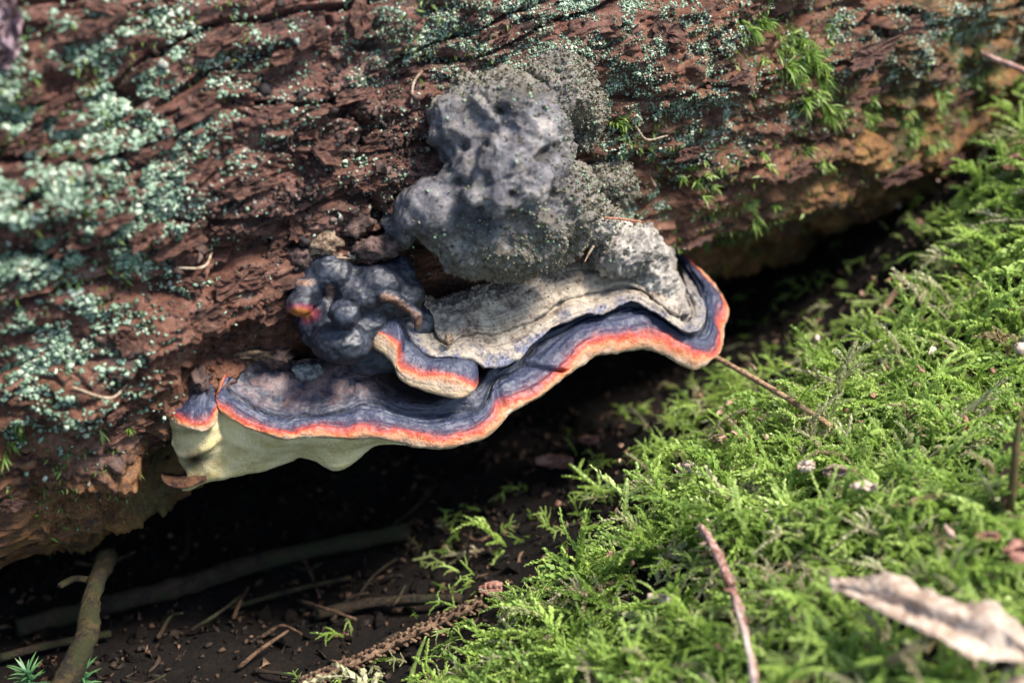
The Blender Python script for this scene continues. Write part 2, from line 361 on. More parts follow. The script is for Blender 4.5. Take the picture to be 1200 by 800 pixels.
def mat_moss(name, stops, trans=0.35, inst=True, tipc=(0.30, 0.42, 0.10)):
    m = M(name, 0.45, 0.35)
    r = m.n('ShaderNodeObjectInfo').outputs['Random'] if inst else m.attr('rnd')
    col = m.ramp(r, stops); tip = m.attr('tip')
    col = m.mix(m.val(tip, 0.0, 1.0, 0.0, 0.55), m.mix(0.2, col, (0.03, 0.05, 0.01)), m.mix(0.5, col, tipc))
    m.done(col)
    tr = m.n('ShaderNodeBsdfTranslucent'); m.l(col, tr.inputs[0]); mx = m.n('ShaderNodeMixShader'); mx.inputs[0].default_value = trans
    m.l(m.b.outputs[0], mx.inputs[1]); m.l(tr.outputs[0], mx.inputs[2]); m.l(mx.outputs[0], m.t.nodes['Material Output'].inputs[0])
    return m.m
def mat_wood(name, a, b, scale=180, rough=0.75, moss=None, bump=0.0008):
    m = M(name, rough, 0.3); n1 = m.noise(scale, 5, 0.65); n2 = m.noise(scale * 5, 4, 0.7)
    col = m.mix(m.val(m.math('ADD', n1, m.math('MULTIPLY', m.math('SUBTRACT', n2, 0.5), 0.6)), 0.3, 0.7), a, b)
    if moss: col = m.mix(m.val(m.noise(scale * 0.4), 0.48, 0.62), col, moss)
    return m.done(col, m.bump(n2, bump, 0.9))

BARK = mat_bark(); FLAKE = mat_flake(); CAP = mat_cap(); CRUST = mat_crust(); KNOB = mat_knob(); NOD = mat_nodule(); PORE = mat_pore(); SOIL = mat_soil()
LICHEN = mat_ramp_attr('lichen', [(0.0, (0.034, 0.055, 0.018)), (0.3, (0.095, 0.155, 0.092)), (0.6, (0.20, 0.285, 0.19)), (0.85, (0.35, 0.42, 0.30)), (1.0, (0.52, 0.53, 0.41))], 0.42, 0.5, 500, 0.35)
CRUMB = mat_ramp_attr('bark_crumb', [(0.0, (0.010, 0.006, 0.005)), (0.5, (0.045, 0.022, 0.015)), (0.8, (0.11, 0.065, 0.05)), (0.95, (0.19, 0.16, 0.13)), (1.0, (0.25, 0.29, 0.23))], 0.65, 0.35)
ALGA = mat_ramp_attr('algal_grain', [(0.0, (0.035, 0.027, 0.014)), (0.4, (0.085, 0.070, 0.042)), (0.75, (0.15, 0.13, 0.09)), (0.82, (0.20, 0.18, 0.13)), (0.86, (0.13, 0.19, 0.12)), (1.0, (0.22, 0.30, 0.19))], 0.7, 0.3)
MOSS = mat_moss('moss_green', [(0.0, (0.15, 0.25, 0.035)), (0.25, (0.28, 0.42, 0.06)), (0.55, (0.41, 0.56, 0.10)), (0.80, (0.56, 0.68, 0.21)), (0.86, (0.50, 0.47, 0.26)), (0.95, (0.55, 0.46, 0.32)), (1.0, (0.34, 0.20, 0.11))], 0.5, True, (0.66, 0.85, 0.34))
TUFT = mat_moss('moss_tuft', [(0.0, (0.09, 0.16, 0.02)), (0.5, (0.20, 0.31, 0.05)), (1.0, (0.36, 0.44, 0.13))], 0.3, False)
FILM = mat_moss('moss_film', [(0.0, (0.045, 0.075, 0.012)), (0.6, (0.10, 0.16, 0.025)), (1.0, (0.22, 0.28, 0.07))], 0.3, False)
LITTER = mat_ramp_attr('needle_litter', [(0.0, (0.008, 0.005, 0.003)), (0.5, (0.030, 0.017, 0.009)), (0.85, (0.075, 0.040, 0.02)), (1.0, (0.15, 0.085, 0.05))], 0.7, 0.3)

# ------------------------------------------------------------------ the fallen log
R_LOG = 0.20
AX = 0.86 * RV + 0.33 * UV_ + 0.39 * FV; AX /= np.linalg.norm(AX)
A0 = W(600, -12, 0.80)
# frame round the axis: phi = 0 towards the camera, positive = downwards
tocam = CAM - A0; tocam -= (tocam @ AX) * AX; E1 = tocam / np.linalg.norm(tocam)
E2 = np.cross(AX, E1); E2 = -E2 if E2[2] > 0 else E2
def cyl(u, ph, r): return A0 + u[..., None] * AX + (np.cos(ph) * r)[..., None] * E1 + (np.sin(ph) * r)[..., None] * E2
def terrace(h, step, sharp):
    k = h / step; f = k - np.floor(k); return (np.floor(k) + sstep(1 - sharp, 1.0, f) + 0.12 * f) * step
def log_uphi(px, py):
    """axis/girth coordinates where the sight line through a pixel meets the bare cylinder"""
    px = np.asarray(px, float); py = np.asarray(py, float)
    d = W(px, py, np.ones_like(px)) - CAM; o = CAM - A0
    dp = d - (d @ AX)[..., None] * AX; op = o - (o @ AX) * AX
    a = (dp * dp).sum(-1); b = 2 * dp @ op; c = op @ op - R_LOG ** 2
    q = np.maximum(b * b - 4 * a * c, 0); t = (-b - np.sqrt(q)) / (2 * a)
    P = CAM + t[..., None] * d - A0
    return P @ AX, np.arctan2(P @ E2, P @ E1), t
# hollows in the wood round the foot of the fungus: (pixel x, y, half width along, half width around, depth)
DENT = []
for x_, y_, ra, rb, d_ in [(235, 445, .016, .014, .006), (300, 408, .026, .016, .010), (380, 385, .022, .020, .008), (330, 450, .020, .014, .008)]:
    u_, p_, t_ = log_uphi(x_, y_); DENT.append((float(u_), float(p_) * R_LOG, ra, rb, d_))
# long cracks along the grain, as pixel paths on the bark
CRACK = []
for path, wd_, d_ in [([(835,228),(900,196),(980,152),(1060,108),(1130,72),(1190,56)], .0020, .0085), ([(0,572),(60,553),(110,520),(185,488)], .0018, .007), ([(10,604),(70,588),(140,556)], .0014, .005), ([(195,128),(240,92),(300,72),(345,48)], .0018, .007),
                      ([(215,350),(290,314),(360,300)], .0018, .008), ([(40,486),(130,456),(220,446)], .0018, .007), ([(870,66),(960,26),(1020,8)], .0016, .007), ([(770,232),(830,196),(880,160),(900,100)], .0014, .006), ([(60,275),(130,235),(210,215)], .0016, .006), ([(880,300),(960,262),(1050,205)], .0018, .006), ([(395,15),(410,50),(470,55)], .0014, .006)]:
    q_ = np.array(path, float); q_ = cr(q_, np.linspace(0, len(q_) - 1, (len(q_) - 1) * 4 + 1)); u_, p_, t_ = log_uphi(q_[:, 0], q_[:, 1]); CRACK.append((np.column_stack([u_, p_ * R_LOG]), wd_, d_))
def cracks(u, w):
    out = np.zeros(np.shape(u)); jit = .0022 * fbm(u * 90, w * 90, 3.3, 3, 91); vary = np.clip(.8 + 1.2 * pnoise(u * 45, w * 45, 8.1, 92), .1, 1.4)
    for pts, wd_, d_ in CRACK:
        lo, hi = pts.min(0) - .012, pts.max(0) + .012; m_ = (u > lo[0]) & (u < hi[0]) & (w > lo[1]) & (w < hi[1])
        if not np.any(m_): continue
        um, wm = u[m_], w[m_] + jit[m_]; dm = np.full(um.shape, 9.)
        for a_, b_ in zip(pts[:-1], pts[1:]):
            e = b_ - a_; t = np.clip(((um - a_[0]) * e[0] + (wm - a_[1]) * e[1]) / (e @ e), 0, 1); dm = np.minimum(dm, np.hypot(um - a_[0] - t * e[0], wm - a_[1] - t * e[1]))
        out[m_] = np.maximum(out[m_], d_ * vary[m_] * np.exp(-(dm / wd_) ** 2) - .25 * d_ * np.exp(-((dm - 2.6 * wd_) / (1.5 * wd_)) ** 2))
    return out
def relief(u, w):
    u = np.asarray(u, float); w = np.asarray(w, float); sh_ = u.shape; u, w = np.atleast_1d(u), np.atleast_1d(w)
    """bark relief in metres at axis position u and girth position w"""
    wu = u + 0.012 * fbm(u * 14, w * 20, 3.1, 3, 31); ww = w + 0.007 * fbm(u * 16, w * 24, 7.7, 3, 47)
    big = 0.010 * fbm(u * 6, w * 9, 0.0, 3, 1)
    pl = fbm(wu * 17, ww * 42, 1.5, 4, 5)
    ter = terrace(0.0105 * pl + 0.02, 0.0034, 0.16)
    pl2 = fbm(wu * 36, ww * 70, 4.5, 4, 15)
    ter2 = terrace(0.0062 * pl2 + 0.02, 0.0016, 0.18)
    ru = fbm(wu * 6.5, ww * 25, 2.2, 3, 9)
    fis = -0.0105 * np.exp(-(ru / 0.05) ** 2)
    ru2 = fbm(wu * 11, ww * 48, 6.2, 3, 19)
    fis2 = -0.0035 * np.exp(-(ru2 / 0.05) ** 2) * sstep(-0.2, 0.3, pl)
    cr_ = fbm(u * 9, w * 12, 5.5, 3, 37)
    fine = (0.0011 + 0.0014 * sstep(-.1, .3, cr_)) * fbm(u * 190, w * 260, 0.5, 4, 23, 0.65) + (0.0016 + 0.003 * sstep(-.1, .3, cr_)) * np.abs(fbm(u * 60, w * 150, 9.5, 4, 29))
    dent = sum(d_ * np.exp(-((u - u_) / ra) ** 2 - ((w - w_) / rb) ** 2) for u_, w_, ra, rb, d_ in DENT)
    calm = sstep(.02, .28, fbm(wu * 8, ww * 15, 11.0, 2, 53)); ter2 = ter2 * (1 - .75 * calm) + .01 * .75 * calm; fine = fine * (1 - .6 * calm)
    return (big + ter + ter2 - 0.044 + fis + fis2 + fine - dent - cracks(u, w)).reshape(sh_)
def nonuni(lo, a, b, hi, nd, nc):
    l = a - (a - lo) * (np.linspace(1, 0, nc, endpoint=False) ** 2); r = b + (hi - b) * (np.linspace(0, 1, nc + 1)[1:] ** 2)
    return np.concatenate([l, np.linspace(a, b, nd), r])
us = nonuni(-1.1, -0.34, 0.46, 1.5, 880, 20)
ph = nonuni(-math.pi, -0.55, 1.6, math.pi, 560, 14)
UU, PP = np.meshgrid(us, ph, indexing='ij')
REL = relief(UU, PP * R_LOG)
LOGV = cyl(UU, PP, R_LOG + REL)
purp = sstep(.02, -.12, UU + .06 * fbm(UU * 12, PP * 4, 0, 2, 78)) * sstep(.75, .2, PP)
low = sstep(0.55, 1.25, PP + 0.8 * sstep(.0, .18, UU) + 0.25 * fbm(UU * 8, PP * 3, 0, 3, 77)) * sstep(-3.2, -2.0, PP)
relc = np.clip((REL + 0.020) / 0.035, 0, 1)
log = mk('fallen_log', LOGV.reshape(-1, 3), grid_faces(len(us), len(ph))[:, ::-1], BARK, None,
         {'lc': np.stack([UU, PP * R_LOG, REL], -1).reshape(-1, 3), 'low': low.ravel(), 'purp': purp.ravel(), 'rel': relc.ravel()})
tag(log, 'rotting fallen log with flaky red brown bark, lichen and moss on it', 'log')
# lookups on the bark: projected pixel of each dense vertex
_pxx, _pyy, _dd = proj(LOGV)
LOGN = np.cross(np.gradient(LOGV, axis=0), np.gradient(LOGV, axis=1)); LOGN = norm(LOGN)
if np.median(np.sum(LOGN * (LOGV - (A0 + UU[..., None] * AX)), -1)) < 0: LOGN = -LOGN
FACE = np.sum(LOGN * (CAM - LOGV), -1) > 0
def on_log(px, py, lift=0.0):
    u, p, t = log_uphi(px, py); return cyl(u, p, R_LOG + relief(u, p * R_LOG) + lift)
def log_normal(px, py):
    u, p, t = log_uphi(px, py); return np.cos(p)[..., None] * E1 + np.sin(p)[..., None] * E2

# bark flakes: curved plates lifting off the log, each an object of its own
def flake_geo(sx, sy, seed, curl=0.25, thick=0.0012):
    """a torn, slightly cupped plate of bark: jagged rim, split along the grain"""
    n = 26; rr = np.random.default_rng(seed)
    a = np.linspace(0, 2 * math.pi, n, endpoint=False) + rr.uniform(-.06, .06, n)
    rad = 1 + 0.30 * np.interp(a, np.linspace(0, 2 * math.pi, 8), rr.normal(size=8) * .6, period=2 * math.pi) + rr.normal(size=n) * 0.10
    rad = np.clip(rad, .35, 1.6) * (1 - .25 * (rr.random(n) < .12))
    sq = 1 / np.maximum(np.abs(np.cos(a)), np.abs(np.sin(a))) ** 0.8
    O = np.stack([np.cos(a) * rad * sq * sx, np.sin(a) * rad * sq * sy], -1); O[:, 0] += 0.5 * O[:, 1] * rr.normal()
    top = []
    for k in (1.0, 0.72, 0.36):
        z = curl * ((O[:, 0] * k) ** 2 / sx * 0.25 + (O[:, 1] * k) ** 2 / sy) + rr.normal(size=n) * thick * (0.45 if k < 1 else .2)
        top.append(np.column_stack([O * k, z]))
    V = np.concatenate([top[0] - [0, 0, thick], top[0], top[1], top[2], [[0, 0, 0.0]]])
    i = np.arange(n); j = (i + 1) % n
    q = np.concatenate([np.stack([i + n * k, j + n * k, j + n * (k + 1), i + n * (k + 1)], -1) for k in range(3)])
    t = np.stack([i + 3 * n, j + 3 * n, np.full(n, 4 * n)], -1)
    return V, [q, t]
def place_flake(px, py, sx, sy, seed, rot=0.0, tilt=0.0, lift=0.0015, curl=0.2, thick=0.0014, mat=None):
    P = on_log(px, py, lift); N = log_normal(np.float64(px), np.float64(py))
    A = AX - (AX @ N) * N; A = A / np.linalg.norm(A); B = np.cross(N, A)
    A, B = A * math.cos(rot) + B * math.sin(rot), B * math.cos(rot) - A * math.sin(rot)
    B, N = B * math.cos(tilt) + N * math.sin(tilt), N * math.cos(tilt) - B * math.sin(tilt)
    V, Fs = flake_geo(sx * .66, sy * .60, seed, curl, thick)
    V = P + V[:, :1] * A + V[:, 1:2] * B + V[:, 2:] * N
    return mk('bark_flake', V, Fs, mat or FLAKE, log, None, False)
rf = np.random.default_rng(3); k = 0
hand = [(428, 18, .009, .008, .6, .35), (350, 60, .014, .006, .1, .3), (285, 120, .015, .006, .0, .2), (240, 130, .012, .005, .2, .2), (330, 135, .012, .006, -.1, .25),
        (150, 402, .008, .007, .5, .3), (270, 45, .014, .006, .1, .3), (390, 180, .011, .008, -.8, .5), (370, 280, .010, .008, .2, .6), (345, 310, .008, .006, .1, .4),
        (120, 30, .012, .004, .1, .2), (300, 225, .013, .007, .2, .35), (225, 290, .015, .006, .1, .3), (290, 345, .014, .008, .1, .2),
        (240, 380, .013, .007, .05, .25), (330, 375, .012, .006, .2, .3), (60, 560, .02, .009, .1, .15), (180, 520, .02, .009, .05, .15), (850, 100, .014, .008, .0, .2),
        (900, 60, .015, .008, .1, .2), (1010, 60, .018, .008, .0, .2), (955, 248, .0065, .0045, .9, .6), (1075, 40, .016, .008, .1, .2), (965, 155, .009, .005, .2, .4),
        (870, 215, .016, .007, .1, .2), (920, 190, .012, .006, .2, .3), (1040, 190, .018, .007, .1, .2), (790, 40, .012, .009, .0, .25), (1110, 90, .014, .007, .0, .3)]
for (x, y, a, b, r, t) in hand:
    place_flake(x, y, a, b, 900 + k, r, -t, 0.003, 0.25, 0.0016); k += 1
while k < 190:
    x = rf.uniform(-10, 1150); y = rf.uniform(-10, 640)
    if y > 640 - 0.40 * x - 25: continue
    if x > 620 and rf.random() < 0.55: continue
    if 480 < x < 760 and 60 < y < 360: continue
    s = rf.uniform(0.4, 1.1)
    place_flake(x, y, 0.0085 * s * rf.uniform(.8, 1.6), 0.0042 * s, 2000 + k, rf.normal() * .22, -rf.uniform(0.05, 0.4), rf.uniform(0.0, 0.003), rf.uniform(0.0, .35), 0.0013); k += 1

PINK = mat_wood('peeled_bark', (0.13, 0.075, 0.075), (0.33, 0.235, 0.25), 120)
for x, y, a, b, r in [(12, 22, .011, .007, .9), (8, 62, .010, .006, .9)]:
    place_flake(x, y, a, b, 77 + y, r, .1, .006, .1, .005, PINK)['label'] = 'smooth pinkish peeled bark plate'

# ------------------------------------------------------------------ lichen: thousands of small lobes on the bark
# (cx, cy, rx, ry, density) soft patches in the photo, laid on the bark where they grow
PATCH = [(60, 170, 90, 90, 1.0), (100, 260, 90, 60, 1.5), (40, 360, 60, 80, 1.2), (70, 430, 70, 50, 1.1), (150, 60, 110, 60, .45), (60, 110, 90, 70, .8), (180, 190, 60, 60, .6), (240, 40, 90, 40, .35),
         (250, 90, 60, 60, .3), (150, 310, 60, 50, .7), (60, 480, 60, 16, .7), (30, 510, 40, 12, .8), (20, 590, 20, 20, .4), (520, 20, 70, 40, 1.0), (620, 30, 80, 40, .8),
         (720, 50, 60, 60, 3.0), (700, 110, 60, 40, 2.6), (780, 110, 50, 40, 2.8), (810, 150, 50, 40, 2.2), (720, 195, 40, 50, 2.4), (640, 90, 50, 40, .5), (760, 30, 40, 30, .8),
         (1030, 60, 40, 22, 1.5), (1080, 30, 60, 22, 1.0), (1160, 20, 50, 40, .7), (960, 20, 40, 20, .6), (435, 100, 26, 12, .9), (445, 45, 30, 30, .5), (940, 135, 20, 14, .6),
         (470, 175, 60, 50, .45), (330, 110, 60, 40, .16), (400, 140, 90, 60, .12), (880, 30, 40, 30, .3), (870, 120, 60, 40, .25), (660, 62, 60, 30, .9), (760, 70, 60, 50, .8), (560, 55, 70, 30, .5), (20, 300, 60, 60, .7), (130, 130, 60, 50, .6), (200, 130, 50, 40, .5), (745, 235, 26, 26, .9), (690, 60, 90, 50, 1.3), (600, 20, 120, 40, .9), (530, 60, 50, 30, .7), (790, 130, 60, 50, .9), (1060, 50, 90, 30, .7), (735, 120, 60, 60, .7), (720, 230, 30, 30, 1.2), (690, 150, 24, 50, .7), (850, 40, 50, 30, .4), (1100, 70, 60, 25, .4)]
idx = np.argwhere(FACE.ravel() & (_pxx.ravel() > -60) & (_pxx.ravel() < 1260) & (_pyy.ravel() > -80) & (_pyy.ravel() < 700))[:, 0]
lp = rng.choice(idx, 430000); X, Y = _pxx.ravel()[lp], _pyy.ravel()[lp]; LV = LOGV.reshape(-1, 3)[lp]; LN = LOGN.reshape(-1, 3)[lp]
dens = np.zeros(len(lp))
for (cx, cy, rx, ry, d) in PATCH: dens += d * blob(X, Y, cx, cy, rx * 1.2, ry * 1.2)
clump = fbm(LV[:, 0] * 75, LV[:, 1] * 75, LV[:, 2] * 75, 4, 61, 0.6)
proud = relc.ravel()[lp]
keep = rng.random(len(lp)) < np.clip(dens, 0, 1.9) * sstep(-0.55, 0.45, clump + 0.4 * (proud - 0.5)) * 0.56
keep &= ~((X > 500) & (X < 680) & (Y > 105) & (Y < 330))
keep[np.cumsum(keep) > 37000] = False
P, N = LV[keep], LN[keep]; n = len(P); cl = clump[keep]
N2 = norm(N + 0.55 * rng.normal(size=N.shape) + np.array([0, -0.1, 0.25])); A, B = frames(N2)
near = sstep(420, 100, X[keep])
sz = (0.00042 + 0.00032 * near) * np.minimum(rng.lognormal(0, 0.34, n), 1.7) * (0.8 + 0.5 * np.clip(cl + 0.1, 0, .5))
BV = ICO1[0] * (1 + .25 * np.sin(np.arange(12) * 5.3))[:, None]
V, Fc = scatter_mesh(BV, ICO1[1], P + N * (sz * 0.5)[:, None], A, B, N2, sz * rng.uniform(.7, 1.5, n), sz * rng.uniform(.7, 1.3, n), sz * rng.uniform(.4, .9, n), 0.26)
rndv = np.clip(rng.normal(0.42, 0.24, n) + 0.35 * cl, 0, 1)
tag(mk('lichen', V, Fc, LICHEN, None, {'rnd': np.repeat(rndv, len(BV))}), 'pale blue green lichen lobes crusting the bark of the fallen log', 'lichen', kind='stuff')

PATCH2 = [(850, 190, 60, 26, 1.0), (930, 60, 50, 50, .9), (1000, 130, 70, 24, .8), (1150, 90, 40, 40, .8), (830, 290, 50, 26, .9), (890, 250, 60, 30, .5), (1060, 150, 60, 26, 1.5), (1120, 125, 40, 26, 1.5), (960, 190, 50, 26, .5), (760, 190, 40, 40, .7), (920, 40, 60, 40, .5), (740, 150, 30, 20, .5), (60, 560, 70, 30, .5), (40, 140, 70, 60, .5), (90, 160, 50, 40, .5), (110, 520, 60, 14, .35), (130, 90, 120, 60, .25), (60, 210, 60, 60, .35), (100, 310, 60, 40, .45), (240, 15, 60, 30, .3), (20, 590, 40, 40, .5), (1150, 60, 40, 30, .5), (450, 20, 60, 30, .25), (520, 45, 60, 30, .3)]
dens = sum(d * blob(X, Y, cx, cy, rx, ry) for cx, cy, rx, ry, d in PATCH2); cl2 = fbm(LV[:, 0] * 90, LV[:, 1] * 90, LV[:, 2] * 90, 4, 63, .6)
keep = rng.random(len(lp)) < np.clip(dens, 0, 1.5) * sstep(-.05, .35, cl2) * .5; keep[np.cumsum(keep) > 11000] = False
P, N = LV[keep], LN[keep]; n = len(P); N2 = norm(N + .7 * rng.normal(size=N.shape)); A = norm(np.array([0.1, -.35, -.7]) + .5 * rng.normal(size=N.shape) + .5 * N); B = norm(np.cross(N2, A)); N2 = np.cross(A, B); sz = 0.0011 * rng.lognormal(0, .35, n)
LB = np.array([[0, 0, 0], [.8, .28, .12], [2, 0, -.1], [.8, -.28, .12]]); LF = np.array([[0, 1, 2, 3]])
V, Fc = scatter_mesh(LB, LF, P + N * .0004, A, B, N2, sz, sz, sz)
tag(mk('moss_film', V, Fc, FILM, None, {'rnd': np.repeat(rng.random(n), 4), 'tip': np.tile([0, .5, 1, .5], n)}), 'thin film of tiny green moss leaves on the bark of the log', 'moss', kind='stuff')

# crumbs and grains of rotted bark, thickest left of the knob
dens = 0.9 * blob(X, Y, 450, 190, 75, 80) + 0.45 * blob(X, Y, 330, 230, 110, 70) + 0.35 * blob(X, Y, 380, 290, 60, 40) + 0.22 * blob(X, Y, 330, 100, 150, 90) + 0.12 * blob(X, Y, 200, 320, 200, 120) + 0.02
keep = rng.random(len(lp)) < dens * 0.34 * sstep(-0.3, 0.25, -clump); keep[np.cumsum(keep) > 13000] = False
P, N = LV[keep], LN[keep]; n = len(P); N2 = norm(N + 0.8 * rng.normal(size=N.shape)); A, B = frames(N2); sz = 0.00055 * rng.lognormal(0, 0.5, n)
V, Fc = scatter_mesh(BV, ICO1[1], P + N * (sz * .3)[:, None], A, B, N2, sz * rng.uniform(.8, 2.2, n), sz * rng.uniform(.6, 1.1, n), sz * rng.uniform(.4, .9, n), 0.22)
tag(mk('bark_crumbs', V, Fc, CRUMB, None, {'rnd': np.repeat(rng.random(n) ** 1.3, len(BV))}), 'dark crumbs of rotted bark lying beside the knobbly old bracket', 'bark crumbs', kind='stuff')

# ------------------------------------------------------------------ the bracket fungus
FB = W(560, 330, 0.655)
fungus = empty('bracket_fungus', FB)
tag(fungus, 'red banded bracket fungus with blue black cap growing from the fallen log', 'bracket fungus')
def rowset(*rows): return np.stack([W(r[:, 0], r[:, 1], r[:, 2]) for r in rows])
def R3(xy, d): return np.column_stack([np.asarray(xy, float), np.broadcast_to(d, (len(xy),))])
def dist2(a, b): return np.linalg.norm(np.asarray(a, float) - np.asarray(b, float), axis=1)
def shelf(name, mat, G, vmap_rows, vs, us, amp=0.0006, fr=150, extra=None, seed=0):
    nrm = grid_normals(G)
    G = G + nrm * (amp * fbm(G[..., 0] * fr, G[..., 1] * fr, G[..., 2] * fr, 4, 90 + seed))[..., None]
    if extra is not None: G = G + nrm * extra[..., None]
    v = np.interp(vs, np.arange(len(vmap_rows)), vmap_rows)
    VV = np.repeat(v[:, None], len(us), 1); UUu = np.repeat((us / us[-1])[None], len(vs), 0)
    uvw = np.stack([UUu, VV, np.zeros_like(VV)], -1)
    return G, {'v': VV.ravel(), 'u': UUu.ravel(), 'uvw': uvw.reshape(-1, 3), 'dust': np.ones(VV.size)}

# --- main cap
D_ = [(272,430),(268,447),(272,459),(285,469),(305,479),(326,484),(342,487),(354,485),(375,484),(400,480),(425,471),(447,472),(470,480),(500,484),(520,483),(540,477),(560,476),(572,462),(580,445),(592,433),(608,424),(621,410),(640,394),(660,383),(684,371),(712,365),(736,357),(752,357),(770,368),(785,378),(800,389),(815,391),(824,385),(827,375),(826,365),(824,356),(820,349),(815,340),(806,325),(795,305),(786,290),(778,280)]
E_ = [(267,436),(260,455),(255,464),(267,470),(286,481),(305,491),(328,500),(350,498),(372,493),(399,494),(423,490),(445,491),(470,497),(496,503),(520,504),(543,500),(562,490),(573,479),(583,461),(602,455),(622,446),(640,433),(660,416),(678,397),(704,385),(724,384),(742,380),(757,376),(774,383),(790,391),(804,399),(818,406),(831,406),(838,394),(840,382),(836,370),(838,362),(842,350),(838,338),(822,322),(805,303),(790,290)]
F_ = [(263,440),(256,460),(254,471),(267,482),(286,495),(305,502),(332,508),(352,507),(374,506),(399,508),(423,504),(446,507),(470,508),(496,512),(519,515),(545,512),(564,504),(579,491),(590,477),(608,469),(631,459),(647,444),(665,431),(684,408),(704,402),(722,399),(741,396),(760,395),(779,397),(795,406),(810,414),(820,416),(833,418),(842,411),(845,398),(843,383),(847,374),(850,360),(844,345),(830,328),(810,307),(793,292)]
G_ = [(258,446),(252,466),(255,478),(266,487),(284,498),(305,506),(332,515),(352,513),(374,512),(400,514),(423,514),(447,514),(470,519),(495,524),(519,525),(545,520),(566,513),(585,499),(598,483),(613,475),(634,463),(651,450),(668,437),(688,423),(703,415),(722,413),(741,410),(760,408),(779,416),(795,425),(808,431),(823,430),(836,421),(845,409),(848,396),(848,383),(852,374),(854,364),(849,350),(834,328),(812,309),(795,293)]
B_ = [(285,425),(290,435),(296,445),(305,452),(320,458),(338,462),(350,464),(362,463),(380,460),(402,456),(422,452),(440,454),(460,460),(485,466),(505,466),(525,460),(545,455),(560,445),(570,430)]
A_ = [(300,412),(305,415),(312,418),(320,420),(330,422),(340,422),(352,422),(364,420),(380,420),(398,418),(415,418),(430,420),(445,425),(470,432),(490,435),(510,432),(530,430),(545,420),(560,410)]
ns_ = len(D_)
for i in range(len(B_), ns_): B_.append((D_[i][0] - 5, D_[i][1] - 10)); A_.append((D_[i][0] - 10, D_[i][1] - 22))
gk = {0:.594,1:.590,2:.586,4:.586,6:.588,9:.594,12:.598,14:.600,16:.606,18:.614,20:.622,22:.632,24:.642,26:.650,28:.654,30:.656,32:.662,34:.672,36:.684,38:.692,39:.698,40:.704,41:.710}
gd = np.interp(np.arange(ns_), list(gk), list(gk.values()))
ed = gd + 0.0015; dd = ed + 0.00026 * dist2(D_, E_) + 0.001; bd = dd + 0.00036 * dist2(B_, D_); ad = dd + 0.00036 * dist2(A_, D_)
ad = np.maximum(ad, np.array([log_uphi(*map(np.float64, p))[2] for p in A_]) - 0.002); ad[19:] = dd[19:] + 0.012; ad[:19] -= 0.004; bd[:19] -= 0.003
Gx = np.asarray(G_, float); k_ = np.arange(ns_); inx = (-np.interp(k_, [29, 34, 41], [0, 1, 1]) + np.interp(k_, [0, 2, 4], [1, .8, 0])); iny = 1 - np.abs(inx)
H_ = Gx + np.stack([inx * 7, -5 * iny], -1); I_ = Gx + np.stack([inx * 45, -45 * iny], -1)
cap_rows = rowset(R3(A_, ad), R3(B_, bd), R3(D_, dd), R3(E_, ed), R3(F_, gd - 0.0004), R3(G_, gd + 0.0008), R3(H_, gd + 0.008), R3(I_, gd + 0.045))
G, vs, us_ = loft(cap_rows, [10, 12, 20, 12, 12, 10, 6], 540)
vrow = [0.0, 0.22, 0.42, 0.615, 0.715, 0.80, 0.90, 1.0]
vv = np.interp(vs, np.arange(8), vrow); uu = us_ / us_[-1]
ripple = -0.0020 * np.exp(-((vv[:, None] - 0.43 - 0.02 * np.sin(us_[None] * 1.7)) / 0.018) ** 2) + 0.0007 * np.exp(-((vv[:, None] - 0.55) / 0.04) ** 2) - 0.0006 * np.exp(-((vv[:, None] - 0.64) / 0.012) ** 2) \
    - 0.0040 * np.exp(-((us_[None] - 21.2 - 6 * (vv[:, None] - 0.62)) / 0.10) ** 2) * sstep(0.40, 0.5, vv)[:, None] * sstep(0.76, 0.70, vv)[:, None] \
    - 0.0018 * np.exp(-((us_[None] - 18.1) / 0.22) ** 2) * sstep(0.40, 0.55, vv)[:, None] * sstep(0.80, 0.70, vv)[:, None] \
    - 0.0012 * np.exp(-((us_[None] - 6.6) / 0.18) ** 2) * sstep(0.5, 0.62, vv)[:, None] * sstep(0.80, 0.72, vv)[:, None]
top = sstep(0.45, 0.30, vv)[:, None]
ripple = ripple + 0.00035 * np.sin(vv[:, None] * 120 + 2.5 * np.sin(us_[None] * .9)) * (.5 + 1.5 * pnoise(us_[None] * .8 + 0 * vv[:, None], vv[:, None] * 20, 3.3)) * (sstep(.2, .4, vv) * sstep(.62, .5, vv))[:, None] + top * 0.0018 * fbm(G[..., 0] * 70, G[..., 1] * 70, G[..., 2] * 70, 4, 66)
G, at = shelf('cap', CAP, G, vrow, vs, us_, 0.0007, 170, ripple, 1)
at['dust'] = np.repeat(np.interp(us_, [0, 3, 6, 11, 13, 16, 41], [.5, 1, 1, .8, .15, .1, .1])[None], len(vs), 0).ravel()
adopt(mk('cap', G.reshape(-1, 3), grid_faces(len(vs), len(us_)), CAP, None, at), fungus)

